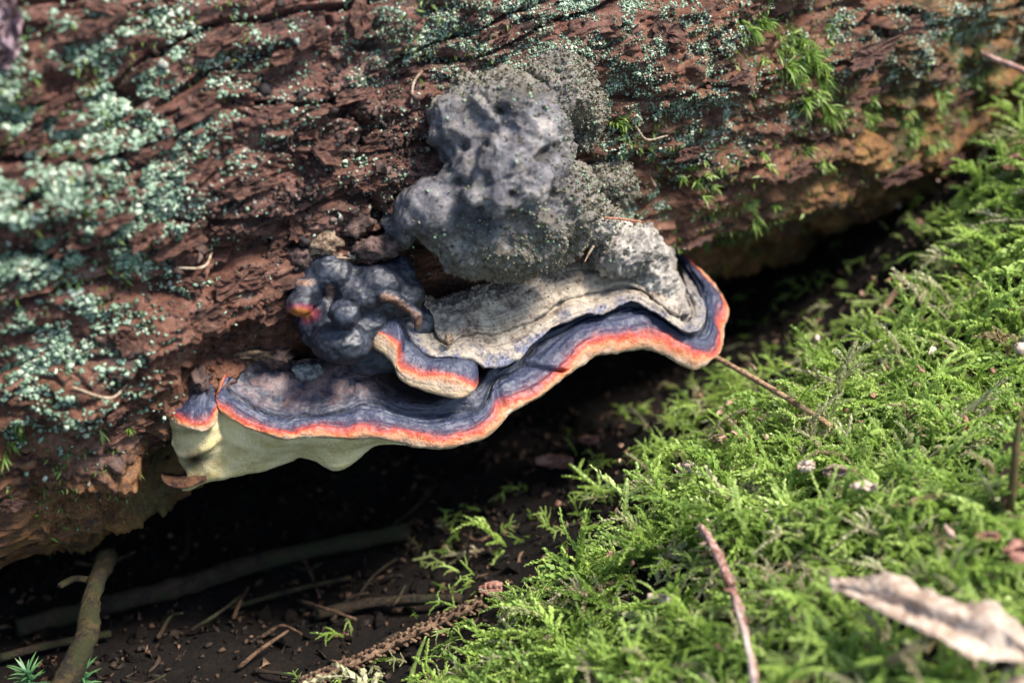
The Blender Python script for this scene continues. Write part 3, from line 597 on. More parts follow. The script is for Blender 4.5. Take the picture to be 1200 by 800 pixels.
# --- pale upper crust with its two growth ridges
C_ = [(476,388),(483,400),(495,411),(510,418),(532,418),(552,420),(567,430),(584,430),(598,425),(612,416),(622,405),(640,391),(660,379),(684,368),(704,367),(718,360),(735,353),(748,353),(760,362),(775,369),(790,381),(804,389),(818,387),(825,375),(825,362),(818,348),(805,335)]
Q_ = [(500,372),(508,384),(518,398),(530,402),(540,394),(556,390),(578,392),(596,387),(606,383),(618,378),(628,372),(642,366),(658,353),(672,348),(690,344),(708,341),(730,335),(748,339),(762,346),(772,355),(785,366),(798,372),(806,371),(809,365),(806,355),(801,345),(795,332)]
K_ = [(496,345),(505,350),(515,350),(528,345),(545,340),(560,335),(575,330),(590,325),(600,320),(612,315),(622,312),(640,306),(655,300),(668,296),(682,290),(695,284),(708,278),(722,273),(735,268),(745,263),(757,260),(768,262),(776,268),(780,275),(783,285),(785,297),(786,310)]
ck = {0:.603,3:.600,5:.603,6:.607,8:.615,10:.624,12:.636,14:.644,16:.650,18:.652,20:.652,21:.653,22:.656,23:.662,24:.670,25:.676,26:.684}
cdp = np.interp(np.arange(27), list(ck), list(ck.values())); Cx, Qx, Kx = (np.asarray(a, float) for a in (C_, Q_, K_))
mid = 0.45 * Qx + 0.55 * Kx
qd = cdp + 0.00020 * dist2(Cx, Qx) + 0.0015; kd = cdp + 0.00030 * dist2(Cx, Kx)
S_ = Qx * .8 + Cx * .2; P_ = Qx * .88 + mid * .12; C1 = Cx * .8 + Qx * .2
md_ = qd - 0.002 + 0.00022 * dist2(Qx, mid)
rows = rowset(R3(Kx, np.maximum(kd, md_ + 0.008)), R3(mid, md_), R3(P_, qd - 0.0012), R3(Qx, qd + 0.0028), R3(S_, qd - 0.0016), R3(C1, cdp - 0.0004), R3(Cx, cdp + 0.0006), R3(Cx + [-1, -3], cdp + 0.006), R3(Cx + [-5, -14], cdp + 0.016))
G, vs, us_ = loft(rows, [22, 24, 8, 8, 18, 10, 6, 5], 460)
vrow = [0.0, 0.25, 0.42, 0.46, 0.5, 0.66, 0.75, 0.9, 1.0]; vv = np.interp(vs, np.arange(9), vrow)
ex = 0.0009 * np.sin(vv[:, None] * 46 + 1.2 * np.sin(us_[None] * .7)) * (.5 + pnoise(us_[None] * .5 + 0 * vv[:, None], vv[:, None] * 6, 1.7)) * sstep(.1, .3, vv)[:, None] + 0.0009 * fbm(G[..., 0] * 120, G[..., 1] * 120, G[..., 2] * 120, 5, 67, 0.6) + 0.0012 * np.sin(us_ * 2.1)[None] * fbm(G[..., 0] * 40, G[..., 1] * 40, G[..., 2] * 40, 2, 8)
ex = ex - 0.006 * np.exp(-(((us_[None] - 21.6) / 0.5) ** 2 + ((vv[:, None] - 0.45) / 0.05) ** 2))
ex = ex + 0.0022 * np.abs(fbm(G[..., 0] * 260, G[..., 1] * 260, G[..., 2] * 260, 4, 68, 0.65)) * sstep(0.36, 0.05, vv)[:, None]
G, at = shelf('upper_crust', CRUST, G, vrow, vs, us_, 0.0005, 300, ex, 2)
adopt(mk('upper_crust', G.reshape(-1, 3), grid_faces(len(vs), len(us_)), CRUST, None, at), fungus)
CRUST_G = G

# --- the curled tongue lobe
D_ = [(426,380),(432,372),(440,366),(452,362),(464,366),(472,376),(476,388),(481,400),(490,409),(503,416),(520,419),(538,420),(550,421),(558,424),(561,426)]
E_ = [(428,386),(432,384),(443,386),(457,389),(468,393),(472,400),(473,411),(476,419),(485,426),(497,430),(514,431),(533,436),(548,442),(557,445),(561,440)]
F_ = [(428,390),(434,390),(445,391),(456,398),(464,405),(466,414),(465,423),(469,432),(480,438),(496,442),(517,442),(535,446),(548,453),(556,455),(560,450)]
G_ = [(428,394),(430,400),(440,409),(452,417),(459,424),(462,430),(464,436),(469,444),(479,451),(494,457),(514,463),(534,467),(546,465),(554,459),(559,452)]
tk = {0:.600,2:.594,4:.593,6:.595,8:.594,11:.595,13:.599,14:.604}; td = np.interp(np.arange(15), list(tk), list(tk.values()))
Dx, Gx = np.asarray(D_, float), np.asarray(G_, float)
rows = rowset(R3(Dx + [3, -14], td + 0.018), R3(D_, td + 0.0055), R3(E_, td + 0.0004), R3(F_, td - 0.0012), R3(0.5 * (Gx + F_) , td - 0.0012), R3(G_, td + 0.0012), R3(Gx + [3, -8], td + 0.012), R3(Gx + [6, -22], td + 0.035))
G, vs, us_ = loft(rows, [10, 18, 12, 10, 10, 10, 8], 260)
G, at = shelf('tongue_lobe', CAP, G, [0.30, 0.44, 0.625, 0.745, 0.81, 0.86, 0.92, 1.0], vs, us_, 0.0004, 200, None, 3)
at['dust'] = np.zeros(len(at['v']))
adopt(mk('tongue_lobe', G.reshape(-1, 3), grid_faces(len(vs), len(us_)), CAP, None, at), fungus)['label'] = 'curled cream edged lobe with an orange red band'

# --- small corner lobe at the far left
D_ = [(215,466),(219,462),(226,458),(233,455),(240,452),(246,450),(250,448)]
E_ = [(199,479),(211,483),(222,486),(232,488),(241,486),(248,479),(252,469)]
F_ = [(197,484),(207,491),(217,496),(229,500),(242,500),(250,490),(254,478)]
G_ = [(196,487),(204,495),(217,501),(230,504),(243,503),(253,493),(256,481)]
ld = np.array([.584,.580,.578,.578,.579,.582,.586]); Dx = np.asarray(D_, float); Gx = np.asarray(G_, float)
rows = rowset(R3(Dx * .35 + np.array([232, 438]) * .65, ld + 0.020), R3(D_, ld + 0.009), R3(E_, ld + 0.001), R3(F_, ld - 0.0004), R3(G_, ld + 0.001), R3(Gx + [1, -6], ld + 0.009), R3(Gx + [2, -20], ld + 0.02))
G, vs, us_ = loft(rows, [12, 18, 12, 10, 8, 6], 130)
G, at = shelf('corner_lobe', CAP, G, [0.12, 0.36, 0.62, 0.735, 0.80, 0.9, 1.0], vs, us_, 0.0009, 190, None, 4)
at['dust'] = np.full(len(at['v']), 0.4)
adopt(mk('corner_lobe', G.reshape(-1, 3), grid_faces(len(vs), len(us_)), CAP, None, at), fungus)

# --- pore surface under the left end
a_ = [(197,486),(204,495),(217,501),(230,504),(243,503),(254,492),(262,486),(284,498),(305,506),(332,514),(352,512),(374,512),(400,514),(423,514),(447,514),(474,519)]
b_ = [(213,574),(217,574),(222,574),(231,571),(242,567),(255,563),(267,561),(292,555),(315,550),(335,543),(352,537),(370,539),(396,544),(424,529),(447,519),(476,521)]
ax_, bx_ = np.asarray(a_, float), np.asarray(b_, float)
adp = np.array([.585,.581,.579,.579,.580,.584,.588,.588,.589,.590,.591,.593,.596,.598,.600,.602])
bdp = np.array([.598,.598,.599,.601,.603,.605,.607,.611,.614,.616,.615,.612,.611,.610,.608,.606])
sil = {.33: 203, .6: 209, .82: 219}
def prow(t, bulge):
    p = ax_ * (1 - t) + bx_ * t
    wgt = np.exp(-np.arange(16) / 1.6); p[:, 0] += wgt * (sil.get(t, p[0, 0]) - p[0, 0])
    d = adp * (1 - t) + bdp * t + bulge
    return R3(p, d)
rows = rowset(R3(ax_ + [0, -8], adp + .006), R3(ax_, adp + .0035), prow(.33, .001), prow(.6, 0.0015), prow(.82, 0.001), R3(bx_, bdp + .002), R3(bx_ + [2, -12], bdp + .016), R3(bx_ + [4, -40], bdp + .04))
G, vs, us_ = loft(rows, [4, 14, 14, 12, 10, 6, 6], 220)
fold = 0.0022 * np.exp(-((us_[None] - 12.2) / 1.1) ** 2) * sstep(2.6, 4.4, vs)[:, None] - 0.0008 * np.exp(-((us_[None] - 10.0) / 0.35) ** 2) * sstep(2.6, 4.6, vs)[:, None] \
    + 0.0012 * np.exp(-((vs[:, None] - 2.2 - 0.25 * np.sin(us_[None])) / 0.25) ** 2) * sstep(9, 4, us_)[None]
G, at = shelf('pore_surface', PORE, G, np.linspace(0, 1, 8), vs, us_, 0.0007, 110, fold, 5)
px_, py_, _ = proj(G); br = 0.62 * blob(px_, py_, 222, 546, 18, 22) + 0.55 * blob(px_, py_, 232, 536, 14, 10) + 0.35 * blob(px_, py_, 252, 541, 10, 5) + 0.5 * blob(px_, py_, 222, 505, 26, 5)
at['brown'] = np.clip(br, 0, 1).ravel()
adopt(mk('pore_surface', G.reshape(-1, 3), grid_faces(len(vs), len(us_)), PORE, None, at), fungus)
# --- brown hooded lip at its lower left
LP = [(189,560,.592),(192,566,.590),(202,571,.590),(215,572,.591),(228,568,.594),(242,562,.600)]
lip = np.array(LP); top_ = lip[:, :2] + np.array([[0,-5],[4,-9],[8,-14],[6,-18],[2,-20],[-2,-20]])
rows = rowset(R3(top_ + [2, -2], lip[:, 2] + 0.018), R3(top_, lip[:, 2] + 0.008), R3(lip[:, :2] + [0, -4], lip[:, 2] - 0.0002), R3(lip[:, :2] + [0, 0.5], lip[:, 2] + .0005), R3(lip[:, :2] + [0, -3], lip[:, 2] + .008), R3(lip[:, :2] + [0, -8], lip[:, 2] + .02))
G, vs, us_ = loft(rows, [5, 10, 8, 6, 5], 90); G, at = shelf('pore_lip', PORE, G, np.linspace(0, 1, 6), vs, us_, 0.0004, 200, None, 6)
at['brown'] = np.repeat(np.interp(vs, [0, 1, 1.8, 2.6, 5], [1, 1, 1, .97, .8])[:, None], len(us_), 1).ravel() * np.repeat(np.interp(us_, [0, 3, 5], [1, .9, .4])[None], len(vs), 0).ravel()
adopt(mk('pore_lip', G.reshape(-1, 3), grid_faces(len(vs), len(us_)), mat_wood('lip_brown', (0.018, 0.006, 0.003), (0.085, 0.036, 0.015), 140, .9), None, at), fungus)['label'] = 'red brown stained lip at the lower left'

# --- the old grey knob on top
def ball(px, py, D, rx, ry=None, rz=None):
    k = D / F_PX; ry = ry or rx; rz = rz or min(rx, ry)
    return W(px, py, D), np.stack([RV * rx * k, UV_ * ry * k, FV * rz * k])
KB = [ball(590, 185, 0.5950, 82, 84, 80), ball(600, 255, 0.6010, 92, 72, 84), ball(515, 248, 0.5850, 56, 42, 44), ball(540, 150, 0.5810, 38, 46, 40), ball(595, 130, 0.5790, 56, 44, 46), ball(635, 170, 0.5810, 36, 62, 42),
      ball(660, 235, 0.5950, 44, 46, 48), ball(545, 205, 0.5740, 30, 34, 26), ball(600, 205, 0.5670, 46, 46, 36), ball(555, 280, 0.5930, 50, 44, 44), ball(590, 288, 0.6070, 56, 40, 44), ball(560, 112, 0.5850, 36, 26, 28),
      ball(650, 100, 0.6020, 50, 46, 28), ball(686, 130, 0.6280, 26, 48, 22), ball(715, 215, 0.6480, 34, 30, 22), ball(685, 258, 0.6340, 36, 30, 30),
      ball(728, 292, 0.6500, 40, 30, 30), ball(758, 300, 0.6600, 24, 42, 26), ball(775, 335, 0.6640, 18, 30, 20), ball(715, 268, 0.6480, 34, 12, 20), ball(645, 278, 0.6110, 44, 28, 34), ball(470, 262, 0.6000, 22, 34, 20),
      ball(575, 170, 0.5640, 16, 14, 12), ball(615, 150, 0.5660, 18, 14, 12), ball(560, 225, 0.5630, 20, 16, 12), ball(625, 235, 0.5670, 18, 22, 12), ball(590, 245, 0.5650, 20, 14, 12)]
V, T = voxel_union(KB, 0.0011, 7); Nn = vnormals(V, T)
if np.mean(np.sum(Nn * (V - V.mean(0)), 1)) < 0: Nn = -Nn
kx, ky, _ = proj(V)
f1 = fbm(V[:, 0] * 55, V[:, 1] * 55, V[:, 2] * 55, 3, 71); f2 = fbm(V[:, 0] * 130, V[:, 1] * 130, V[:, 2] * 130, 4, 72, 0.6); f3 = fbm(V[:, 0] * 420, V[:, 1] * 420, V[:, 2] * 420, 4, 73, 0.65)
smooth_left = blob(kx, ky, 510, 240, 46, 34)
gr = sstep(640, 700, kx) + blob(kx, ky, 600, 90, 100, 36) + sstep(280, 325, ky)
bil = 0.25 - np.abs(pnoise(V[:, 0] * 62, V[:, 1] * 62, V[:, 2] * 62, 74)) - .18 * np.abs(pnoise(V[:, 0] * 125, V[:, 1] * 125, V[:, 2] * 125, 75))
pits = sum(d * blob(kx, ky, x_, y_, r, r * .8) for x_, y_, r, d in [(584,130,7,.006),(566,166,6,.004),(545,172,5,.003),(641,178,9,.006),(655,170,5,.003),(532,214,9,.004),(508,196,12,.004),(600,232,7,.003),(625,205,5,.003),(612,140,6,.003),(555,215,14,.003)])
V = V - Nn * (pits * (np.sum(Nn * (CAM - V), 1) > 0))[:, None] + Nn * ((1 - .9 * smooth_left) * 0.0056 * bil)[:, None]
V = V + Nn * (0.0022 * f1 + (1 - .8 * smooth_left) * (0.0013 * f2 - 0.0014 * sstep(0.28, 0.5, f2)) + (0.0005 + 0.0016 * np.clip(gr, 0, 1)) * f3)[:, None]
earth = np.clip(blob(kx, ky, 590, 78, 110, 30) + sstep(650, 700, kx) * sstep(300, 240, ky) + 1.1 * blob(kx, ky, 580, 315, 120, 26) + .8 * blob(kx, ky, 500, 320, 30, 44) + 0.5 * blob(kx, ky, 640, 275, 50, 26) + 0.45 * sstep(0.15, 0.45, f1 + f2) - .7 * smooth_left, 0, 1)
earth = np.where((kx > 690) & (ky > 262), earth * 0.35, earth)
adopt(mk('old_knob', V, T, KNOB, None, {'cream': sstep(684, 705, kx) * sstep(246, 262, ky), 'earth': earth, 'pit': np.clip(pits / .005, 0, 1) * .9}), fungus)['label'] = 'lumpy grey old knob above the banded cap'
KV, KN, KX, KY = V, Nn, kx, ky
# --- dark blue nodules beside it
NB = [ball(415, 380, .598, 44, 30, 22), ball(380, 352, .597, 34, 30, 20), ball(430, 362, .598, 30, 24, 20), ball(385, 322, 0.5920, 34, 24, 30), ball(357, 342, 0.5880, 20, 22, 22), ball(352, 358, 0.5800, 17, 13, 13), ball(405, 368, 0.5760, 20, 18, 17), ball(400, 402, 0.5860, 36, 26, 24), ball(440, 332, 0.5940, 34, 24, 28), ball(420, 348, 0.5900, 26, 20, 22),
      ball(425, 318, 0.5940, 14, 12, 12), ball(470, 345, 0.6000, 30, 26, 24), ball(462, 320, 0.6000, 28, 14, 18), ball(452, 355, 0.5980, 30, 22, 20), ball(385, 375, 0.5960, 40, 40, 24), ball(440, 400, 0.6080, 50, 40, 20), ball(480, 380, 0.6100, 30, 30, 20), ball(470, 305, 0.6000, 12, 9, 10)]
NB += [ball(a, b, .5865 + .00036 * i, 5.5, 5.5, 7) for i, (a, b) in enumerate(zip(np.interp(np.arange(0, 8.01, .33), range(9), [446,456,464,471,478,484,489,491,488]), np.interp(np.arange(0, 8.01, .33), range(9), [347,347.5,350,354,359,365,371,378,386])))]
V, T = voxel_union(NB, 0.0008, 8); Nn = vnormals(V, T)
if np.mean(np.sum(Nn * (V - V.mean(0)), 1)) < 0: Nn = -Nn
nx, ny, nd = proj(V)
V = V + Nn * (0.0012 * fbm(V[:, 0] * 85, V[:, 1] * 110, V[:, 2] * 110, 3, 81) + 0.0005 * fbm(V[:, 0] * 330, V[:, 1] * 330, V[:, 2] * 330, 4, 82, .6))[:, None]
org = blob(nx, ny, 350, 368, 19, 10) * 1.15 * sstep(.5925, .5885, nd)
arc = np.minimum.reduce([np.hypot(nx - a, ny - b) for a, b in [(450,348),(457,349),(463,352),(469,356),(475,360),(481,365),(487,370),(490,376),(489,382)]] + [np.hypot((nx - 358) * .4, ny - 331), np.hypot(nx - 387, (ny - 342) * .5)])
adopt(mk('nodule_cluster', V, T, NOD, None, {'orange': np.clip(org, 0, 1), 'tan': np.clip(sstep(6, 2.5, arc), 0, 1) * .85}), fungus)['label'] = 'blue black shiny nodules'
# grains of algae and dust on the knob, soft brown green
w = earth_k = np.clip(blob(KX, KY, 590, 80, 110, 34) + sstep(640, 690, KX) * sstep(275, 240, KY) + 0.8 * blob(KX, KY, 610, 285, 90, 26) + .07 * blob(KX, KY, 610, 230, 90, 70), 0, 1)
vis = np.sum(KN * (CAM - KV), 1) > 0; w = w * vis; ii = rng.choice(len(KV), 9000, p=w / w.sum())
P = KV[ii] + rng.normal(size=(len(ii), 3)) * 0.0004; N = KN[ii]; n = len(P); N2 = norm(N + .6 * rng.normal(size=N.shape)); A, B = frames(N2); sz = 0.00032 * np.minimum(rng.lognormal(0, .4, n), 2)
V, Fc = scatter_mesh(BV, ICO1[1], P, A, B, N2, sz * rng.uniform(.8, 1.6, n), sz, sz * rng.uniform(.6, 1.5, n), 0.25)
tag(mk('algal_grains', V, Fc, ALGA, None, {'rnd': np.repeat(rng.random(n), len(BV))}), 'brown green grains of algae and dust on the old grey knob', 'algae', kind='stuff')
# knobbly crumbs of bark caught at the fungus
def nugget(px, py, D, r, label, seed, mat, sx=1.0, sy=1.0):
    V = ICO2[0] if r < .003 else ico(3)[0]; Fc = ICO2[1] if r < .003 else ico(3)[1]
    d = 1 + 0.55 * fbm(V[:, 0] * 1.7 + seed, V[:, 1] * 1.7, V[:, 2] * 1.7, 4, seed, .65)
    V = V * d[:, None] * r; V = V[:, :1] * RV * sx + V[:, 1:2] * UV_ * sy + V[:, 2:] * FV
    return tag(mk('bark_nugget', V + W(px, py, D), Fc, mat), label, 'bark crumb')
PALE = mat_wood('pale_crumb', (0.09, 0.05, 0.03), (0.40, 0.29, 0.19), 350); GREYB = mat_wood('grey_crumb', (0.08, 0.08, 0.085), (0.30, 0.30, 0.29), 350); TANB = mat_wood('tan_crumb', (0.05, 0.028, 0.018), (0.24, 0.15, 0.09), 350); DARKB = mat_wood('dark_crumb', (0.03, 0.017, 0.014), (0.17, 0.105, 0.085), 350)
nugget(378, 282, .588, .0062, 'tan crumbly bark nugget above the blue black nodules', 3, PALE, 1.2, .9)
nugget(362, 434, .607, .0046, 'grey crumb resting on the left end of the bracket cap', 5, GREYB, 1.4, .8)
nugget(300, 415, .600, .0046, 'long tan crumbly ridge at the back of the left cap end', 8, TANB, 2.0, .55)
nugget(326, 418, .603, .0052, 'dark purple brown crumb at the back of the left cap end', 9, DARKB, 1.2, .8)
nugget(412, 262, .592, .0065, 'purple brown bark nugget left of the smooth grey knob lobe', 11, DARKB, 1.2, .9)
nugget(350, 300, .585, .0045, 'dark bark nugget left above the blue black nodules', 13, DARKB, 1.2, .9)
nugget(234, 445, .585, .0042, 'ragged brown crumb above the small corner lobe', 15, DARKB, .9, 1.2)
nugget(440, 292, .592, .0065, 'broad purple grey crumb under the smooth grey knob lobe', 17, DARKB, 1.5, .7)
nugget(526, 398, .600, .0022, 'small tan crumb sunk in the groove of the pale crust', 19, PALE, 1, 1)
nugget(392, 302, .589, .0032, 'pinkish curl of bark just above the biggest blue nodule', 21, PALE, 1.9, .6)

# ------------------------------------------------------------------ the ground
CP = np.array([(1100,720,.505),(860,780,.525),(1180,520,.60),(1000,400,.725),(1150,240,.755),(1195,130,.745),(1170,180,.755),(860,560,.615),(700,600,.685),(600,720,.635),(450,770,.64),(250,780,.63),(60,790,.64),
               (300,650,.745),(600,540,.77),(100,660,.745),(900,340,.87),(750,500,.72),(1020,330,.82),(1195,700,.50),(1000,600,.57)], float)
CW = W(CP[:, 0], CP[:, 1], CP[:, 2]); CW = np.concatenate([CW, [[-.6, .9, 0], [0, 1.0, .02], [.6, 1.1, .04], [-.5, .35, -.06], [1.2, .9, .10], [0, .15, 0], [.7, .3, .09]]])
base = 0.0; sg = 0.13
def kern(a, b): return np.exp(-((a[:, None, :2] - b[None, :, :2]) ** 2).sum(-1) / (2 * sg * sg))
Kw = np.linalg.solve(kern(CW, CW) + 0.06 * np.eye(len(CW)), CW[:, 2] - base)
def ground(x, y):
    x = np.asarray(x, float); s = x.shape; Q = np.column_stack([x.ravel(), np.asarray(y, float).ravel()])
    z = (kern(Q, CW) @ Kw).reshape(s)
    r = np.hypot(Q[:, 0], Q[:, 1] - .6).reshape(s)
    return base + z + 0.006 * fbm(x * 22, y * 22, 0, 4, 41) + sstep(1.5, 8, r) * 0.5 * fbm(x * .25, y * .25, 0, 3, 43)
gx = nonuni(-60, -.7, .75, 60, 200, 34); gy = nonuni(-60, .25, 1.25, 60, 180, 34)
GX, GY = np.meshgrid(gx, gy, indexing='ij')
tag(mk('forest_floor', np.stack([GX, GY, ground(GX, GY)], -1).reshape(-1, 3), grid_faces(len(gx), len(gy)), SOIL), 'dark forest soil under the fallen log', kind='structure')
def on_ground(px, py, lift=0.0):
    """march the sight line through a pixel down to the ground"""
    D = np.linspace(.35, 1.3, 600); P = W(np.full(600, px), np.full(600, py), D); h = P[:, 2] - ground(P[:, 0], P[:, 1]) - lift
    i = int(np.argmax(h < 0)); i = max(i, 1); f = h[i - 1] / (h[i - 1] - h[i]); return P[i - 1] + f * (P[i] - P[i - 1])
def gpath(pts, lift=0.0): return np.array([on_ground(p[0], p[1], (p[2] if len(p) > 2 else lift)) for p in pts])

# ------------------------------------------------------------------ moss carpet: feathery shoots instanced on points
def moss_shoot(seed, L=1.0, nleaf=46, nbr=5, curve=0.5, broad=1.0):
    r = np.random.default_rng(seed); P0 = []; Q = []; TI = []; n = 0
    def strand(o, d, up, L, nl, ls):
        nonlocal n
        t = np.linspace(0, 1, 8); ben = curve * r.uniform(.5, 1.5)
        side = norm(np.cross(d, up) + 1e-6); w = r.normal() * .15
        ctr = o + np.outer(t, d) * L + np.outer(t ** 2, -up) * L * ben * .55 + np.outer(t ** 2, side) * w * L
        T = norm(np.gradient(ctr, axis=0))
        # stem: thin 3-sided
        A = norm(np.cross(T, up + [0.01, .02, 0])); B = np.cross(T, A); rad = 0.013 * (1 - .5 * t)
        S = np.concatenate([ctr + A * rad[:, None], ctr - .5 * A * rad[:, None] + .87 * B * rad[:, None], ctr - .5 * A * rad[:, None] - .87 * B * rad[:, None]])
        i = np.arange(7)
        for a, b in ((0, 8), (8, 16), (16, 0)): Q.append(np.stack([i + a, i + a + 1, i + b + 1, i + b], -1) + n)
        P0.append(S); TI.append(np.full(24, .1)); n += 24
        for k in range(nl):
            s = (k + .5) / nl; j = s * 7; i0 = min(int(j), 6); f = j - i0
            c = ctr[i0] * (1 - f) + ctr[i0 + 1] * f; tt = T[i0]; a = k * 2.4 + r.normal() * .3
            out = A[i0] * math.cos(a) + B[i0] * math.sin(a); ll = ls * (1.0 - .55 * s ** 3) * r.uniform(.75, 1.2)
            dr = norm(tt * .9 + out * .6); wd = np.cross(dr, out); wd = wd / max(np.linalg.norm(wd), 1e-9) * ll * .32 * broad
            m1 = c + dr * ll * .45 + out * ll * .06; tip = c + dr * ll - out * ll * .12
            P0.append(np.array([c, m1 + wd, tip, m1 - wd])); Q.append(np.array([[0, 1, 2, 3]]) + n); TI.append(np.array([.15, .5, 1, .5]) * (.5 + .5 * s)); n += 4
        return ctr, T, A
    up = np.array([0, 0, 1.0]); d = norm(np.array([1, 0, .9]))
    ctr, T, A = strand(np.zeros(3), d, up, L, nleaf, .095)
    for b in range(nbr):
        i0 = r.integers(1, 6); sgn = 1 if b % 2 else -1
        strand(ctr[i0], norm(T[i0] * .7 + A[i0] * sgn * .8 + up * .15), up, L * r.uniform(.28, .55), 20, .075)
    return np.concatenate(P0), np.concatenate(Q), np.concatenate(TI)
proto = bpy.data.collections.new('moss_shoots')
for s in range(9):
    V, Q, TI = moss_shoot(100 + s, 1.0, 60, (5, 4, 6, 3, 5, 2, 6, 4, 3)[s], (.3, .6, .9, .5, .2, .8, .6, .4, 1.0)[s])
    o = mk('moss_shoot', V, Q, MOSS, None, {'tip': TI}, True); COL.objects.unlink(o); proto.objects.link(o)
def instancer(name, P, ROT, SCL, coll):
    me = bpy.data.meshes.new(name); me.vertices.add(len(P)); me.vertices.foreach_set('co', np.asarray(P, np.float32).ravel())
    for k, ty, a in (('rot', 'FLOAT_VECTOR', ROT), ('scl', 'FLOAT', SCL)):
        t = me.attributes.new(k, ty, 'POINT'); t.data.foreach_set('vector' if a.ndim > 1 else 'value', np.asarray(a, np.float32).ravel())
    o = bpy.data.objects.new(name, me); COL.objects.link(o)
    ng = bpy.data.node_groups.new(name, 'GeometryNodeTree'); ng.interface.new_socket('Geometry', in_out='INPUT', socket_type='NodeSocketGeometry'); ng.interface.new_socket('Geometry', in_out='OUTPUT', socket_type='NodeSocketGeometry')
    N_ = ng.nodes; gi = N_.new('NodeGroupInput'); go = N_.new('NodeGroupOutput'); ip = N_.new('GeometryNodeInstanceOnPoints'); ci = N_.new('GeometryNodeCollectionInfo')
    ci.inputs['Collection'].default_value = coll; ci.inputs['Separate Children'].default_value = True; ci.inputs['Reset Children'].default_value = True
    a = N_.new('GeometryNodeInputNamedAttribute'); a.data_type = 'FLOAT_VECTOR'; a.inputs[0].default_value = 'rot'
    b = N_.new('GeometryNodeInputNamedAttribute'); b.data_type = 'FLOAT'; b.inputs[0].default_value = 'scl'
    ip.inputs['Pick Instance'].default_value = True
    L = ng.links.new; L(gi.outputs[0], ip.inputs['Points']); L(ci.outputs[0], ip.inputs['Instance']); L(a.outputs['Attribute'], ip.inputs['Rotation']); L(b.outputs['Attribute'], ip.inputs['Scale']); L(ip.outputs[0], go.inputs[0])
    md = o.modifiers.new('scatter', 'NODES'); md.node_group = ng
    return o
BX = np.array([(120,1150),(150,1140),(200,1125),(260,1085),(300,1085),(345,1040),(380,990),(430,925),(470,860),(500,805),(560,735),(620,690),(660,650),(720,590),(800,480),(900,380)], float)
n0 = 110000
x = rng.uniform(-.35, .75, n0); y = rng.uniform(.12, 1.05, n0); z = ground(x, y); P = np.column_stack([x, y, z]); qx, qy, qd_ = proj(P)
edge = np.interp(qy, BX[:, 0], BX[:, 1]); sd = qx - edge + 75 * fbm(x * 18, y * 18, 0, 3, 55)
prob = sstep(-40, 60, sd) * .9 + .30 * sstep(-200, 0, sd)
gap = fbm(x * 26, y * 26, 2.0, 3, 57)
prob *= sstep(-.40, .02, gap) * .88 + .12
prob *= .45 + .55 * sstep(10, 130, sd)
keep = (rng.random(n0) < prob) & (qy > 90) & (qy < 1150) & (qx < 1500)
P = P[keep]; kx_, ky_, _ = proj(P + [0, 0, .012])
tw_x = np.interp(ky_, [600, 652, 690, 730, 830], [820, 842, 858, 870, 888])
near_ = ((np.abs(kx_ - tw_x) < 14) & (ky_ > 610)) | ((kx_ > 985) & (ky_ > 670 + (kx_ - 985) * .22) & (ky_ < 712 + (kx_ - 985) * .36)) | (np.hypot(kx_ - 978, (ky_ - 555) * 1.6) < 34) | (np.hypot(kx_ - 1180, ky_ - 640) < 40)
P = P[~near_ | (rng.random(len(P)) < .22)]
keep2 = rng.permutation(len(P))[:12500]; P = P[keep2]; kx2, ky2, _ = proj(P)
scl_f = .55 + .45 * sstep(-20, 90, np.maximum(kx2 - np.interp(ky2, BX[:, 0], BX[:, 1]), -200))
n = len(P); az = rng.normal(-1.9, 1.3, n); tilt = rng.normal(0.15, .6, n); 
hump = fbm(P[:, 0] * 30, P[:, 1] * 30, 1., 3, 58)
P[:, 2] += 0.002 + 0.011 * np.clip(hump, -.3, .6) * rng.random(n)
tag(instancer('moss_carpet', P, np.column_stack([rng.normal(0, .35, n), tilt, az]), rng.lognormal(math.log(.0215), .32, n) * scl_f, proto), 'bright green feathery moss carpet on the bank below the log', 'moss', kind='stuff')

# needle litter and crumbs on the dark soil
n = 6000; x = rng.uniform(-.32, .35, n); y = rng.uniform(.36, .95, n); P = np.column_stack([x, y, ground(x, y) + .001]); a = rng.uniform(0, 6.28, n)
A = np.column_stack([np.cos(a), np.sin(a), rng.normal(0, .25, n)]); A = norm(A); N = np.tile([0, 0, 1.0], (n, 1)); B = norm(np.cross(N, A)); N = np.cross(A, B); chunk = rng.random(n) < .6; ln = np.where(chunk, rng.uniform(.0006, .0024, n), rng.uniform(.0015, .0055, n)); wd = np.where(chunk, ln * rng.uniform(.4, .9, n), rng.uniform(.0002, .0005, n))
V, Fc = scatter_mesh(BV, ICO1[1], P, A, B, N, ln, wd, wd * .35, .20)
tag(mk('needle_litter', V, Fc, LITTER, None, {'rnd': np.repeat(rng.random(n), len(BV))}), 'brown needles and crumbs littering the dark soil under the log', 'litter', kind='stuff')

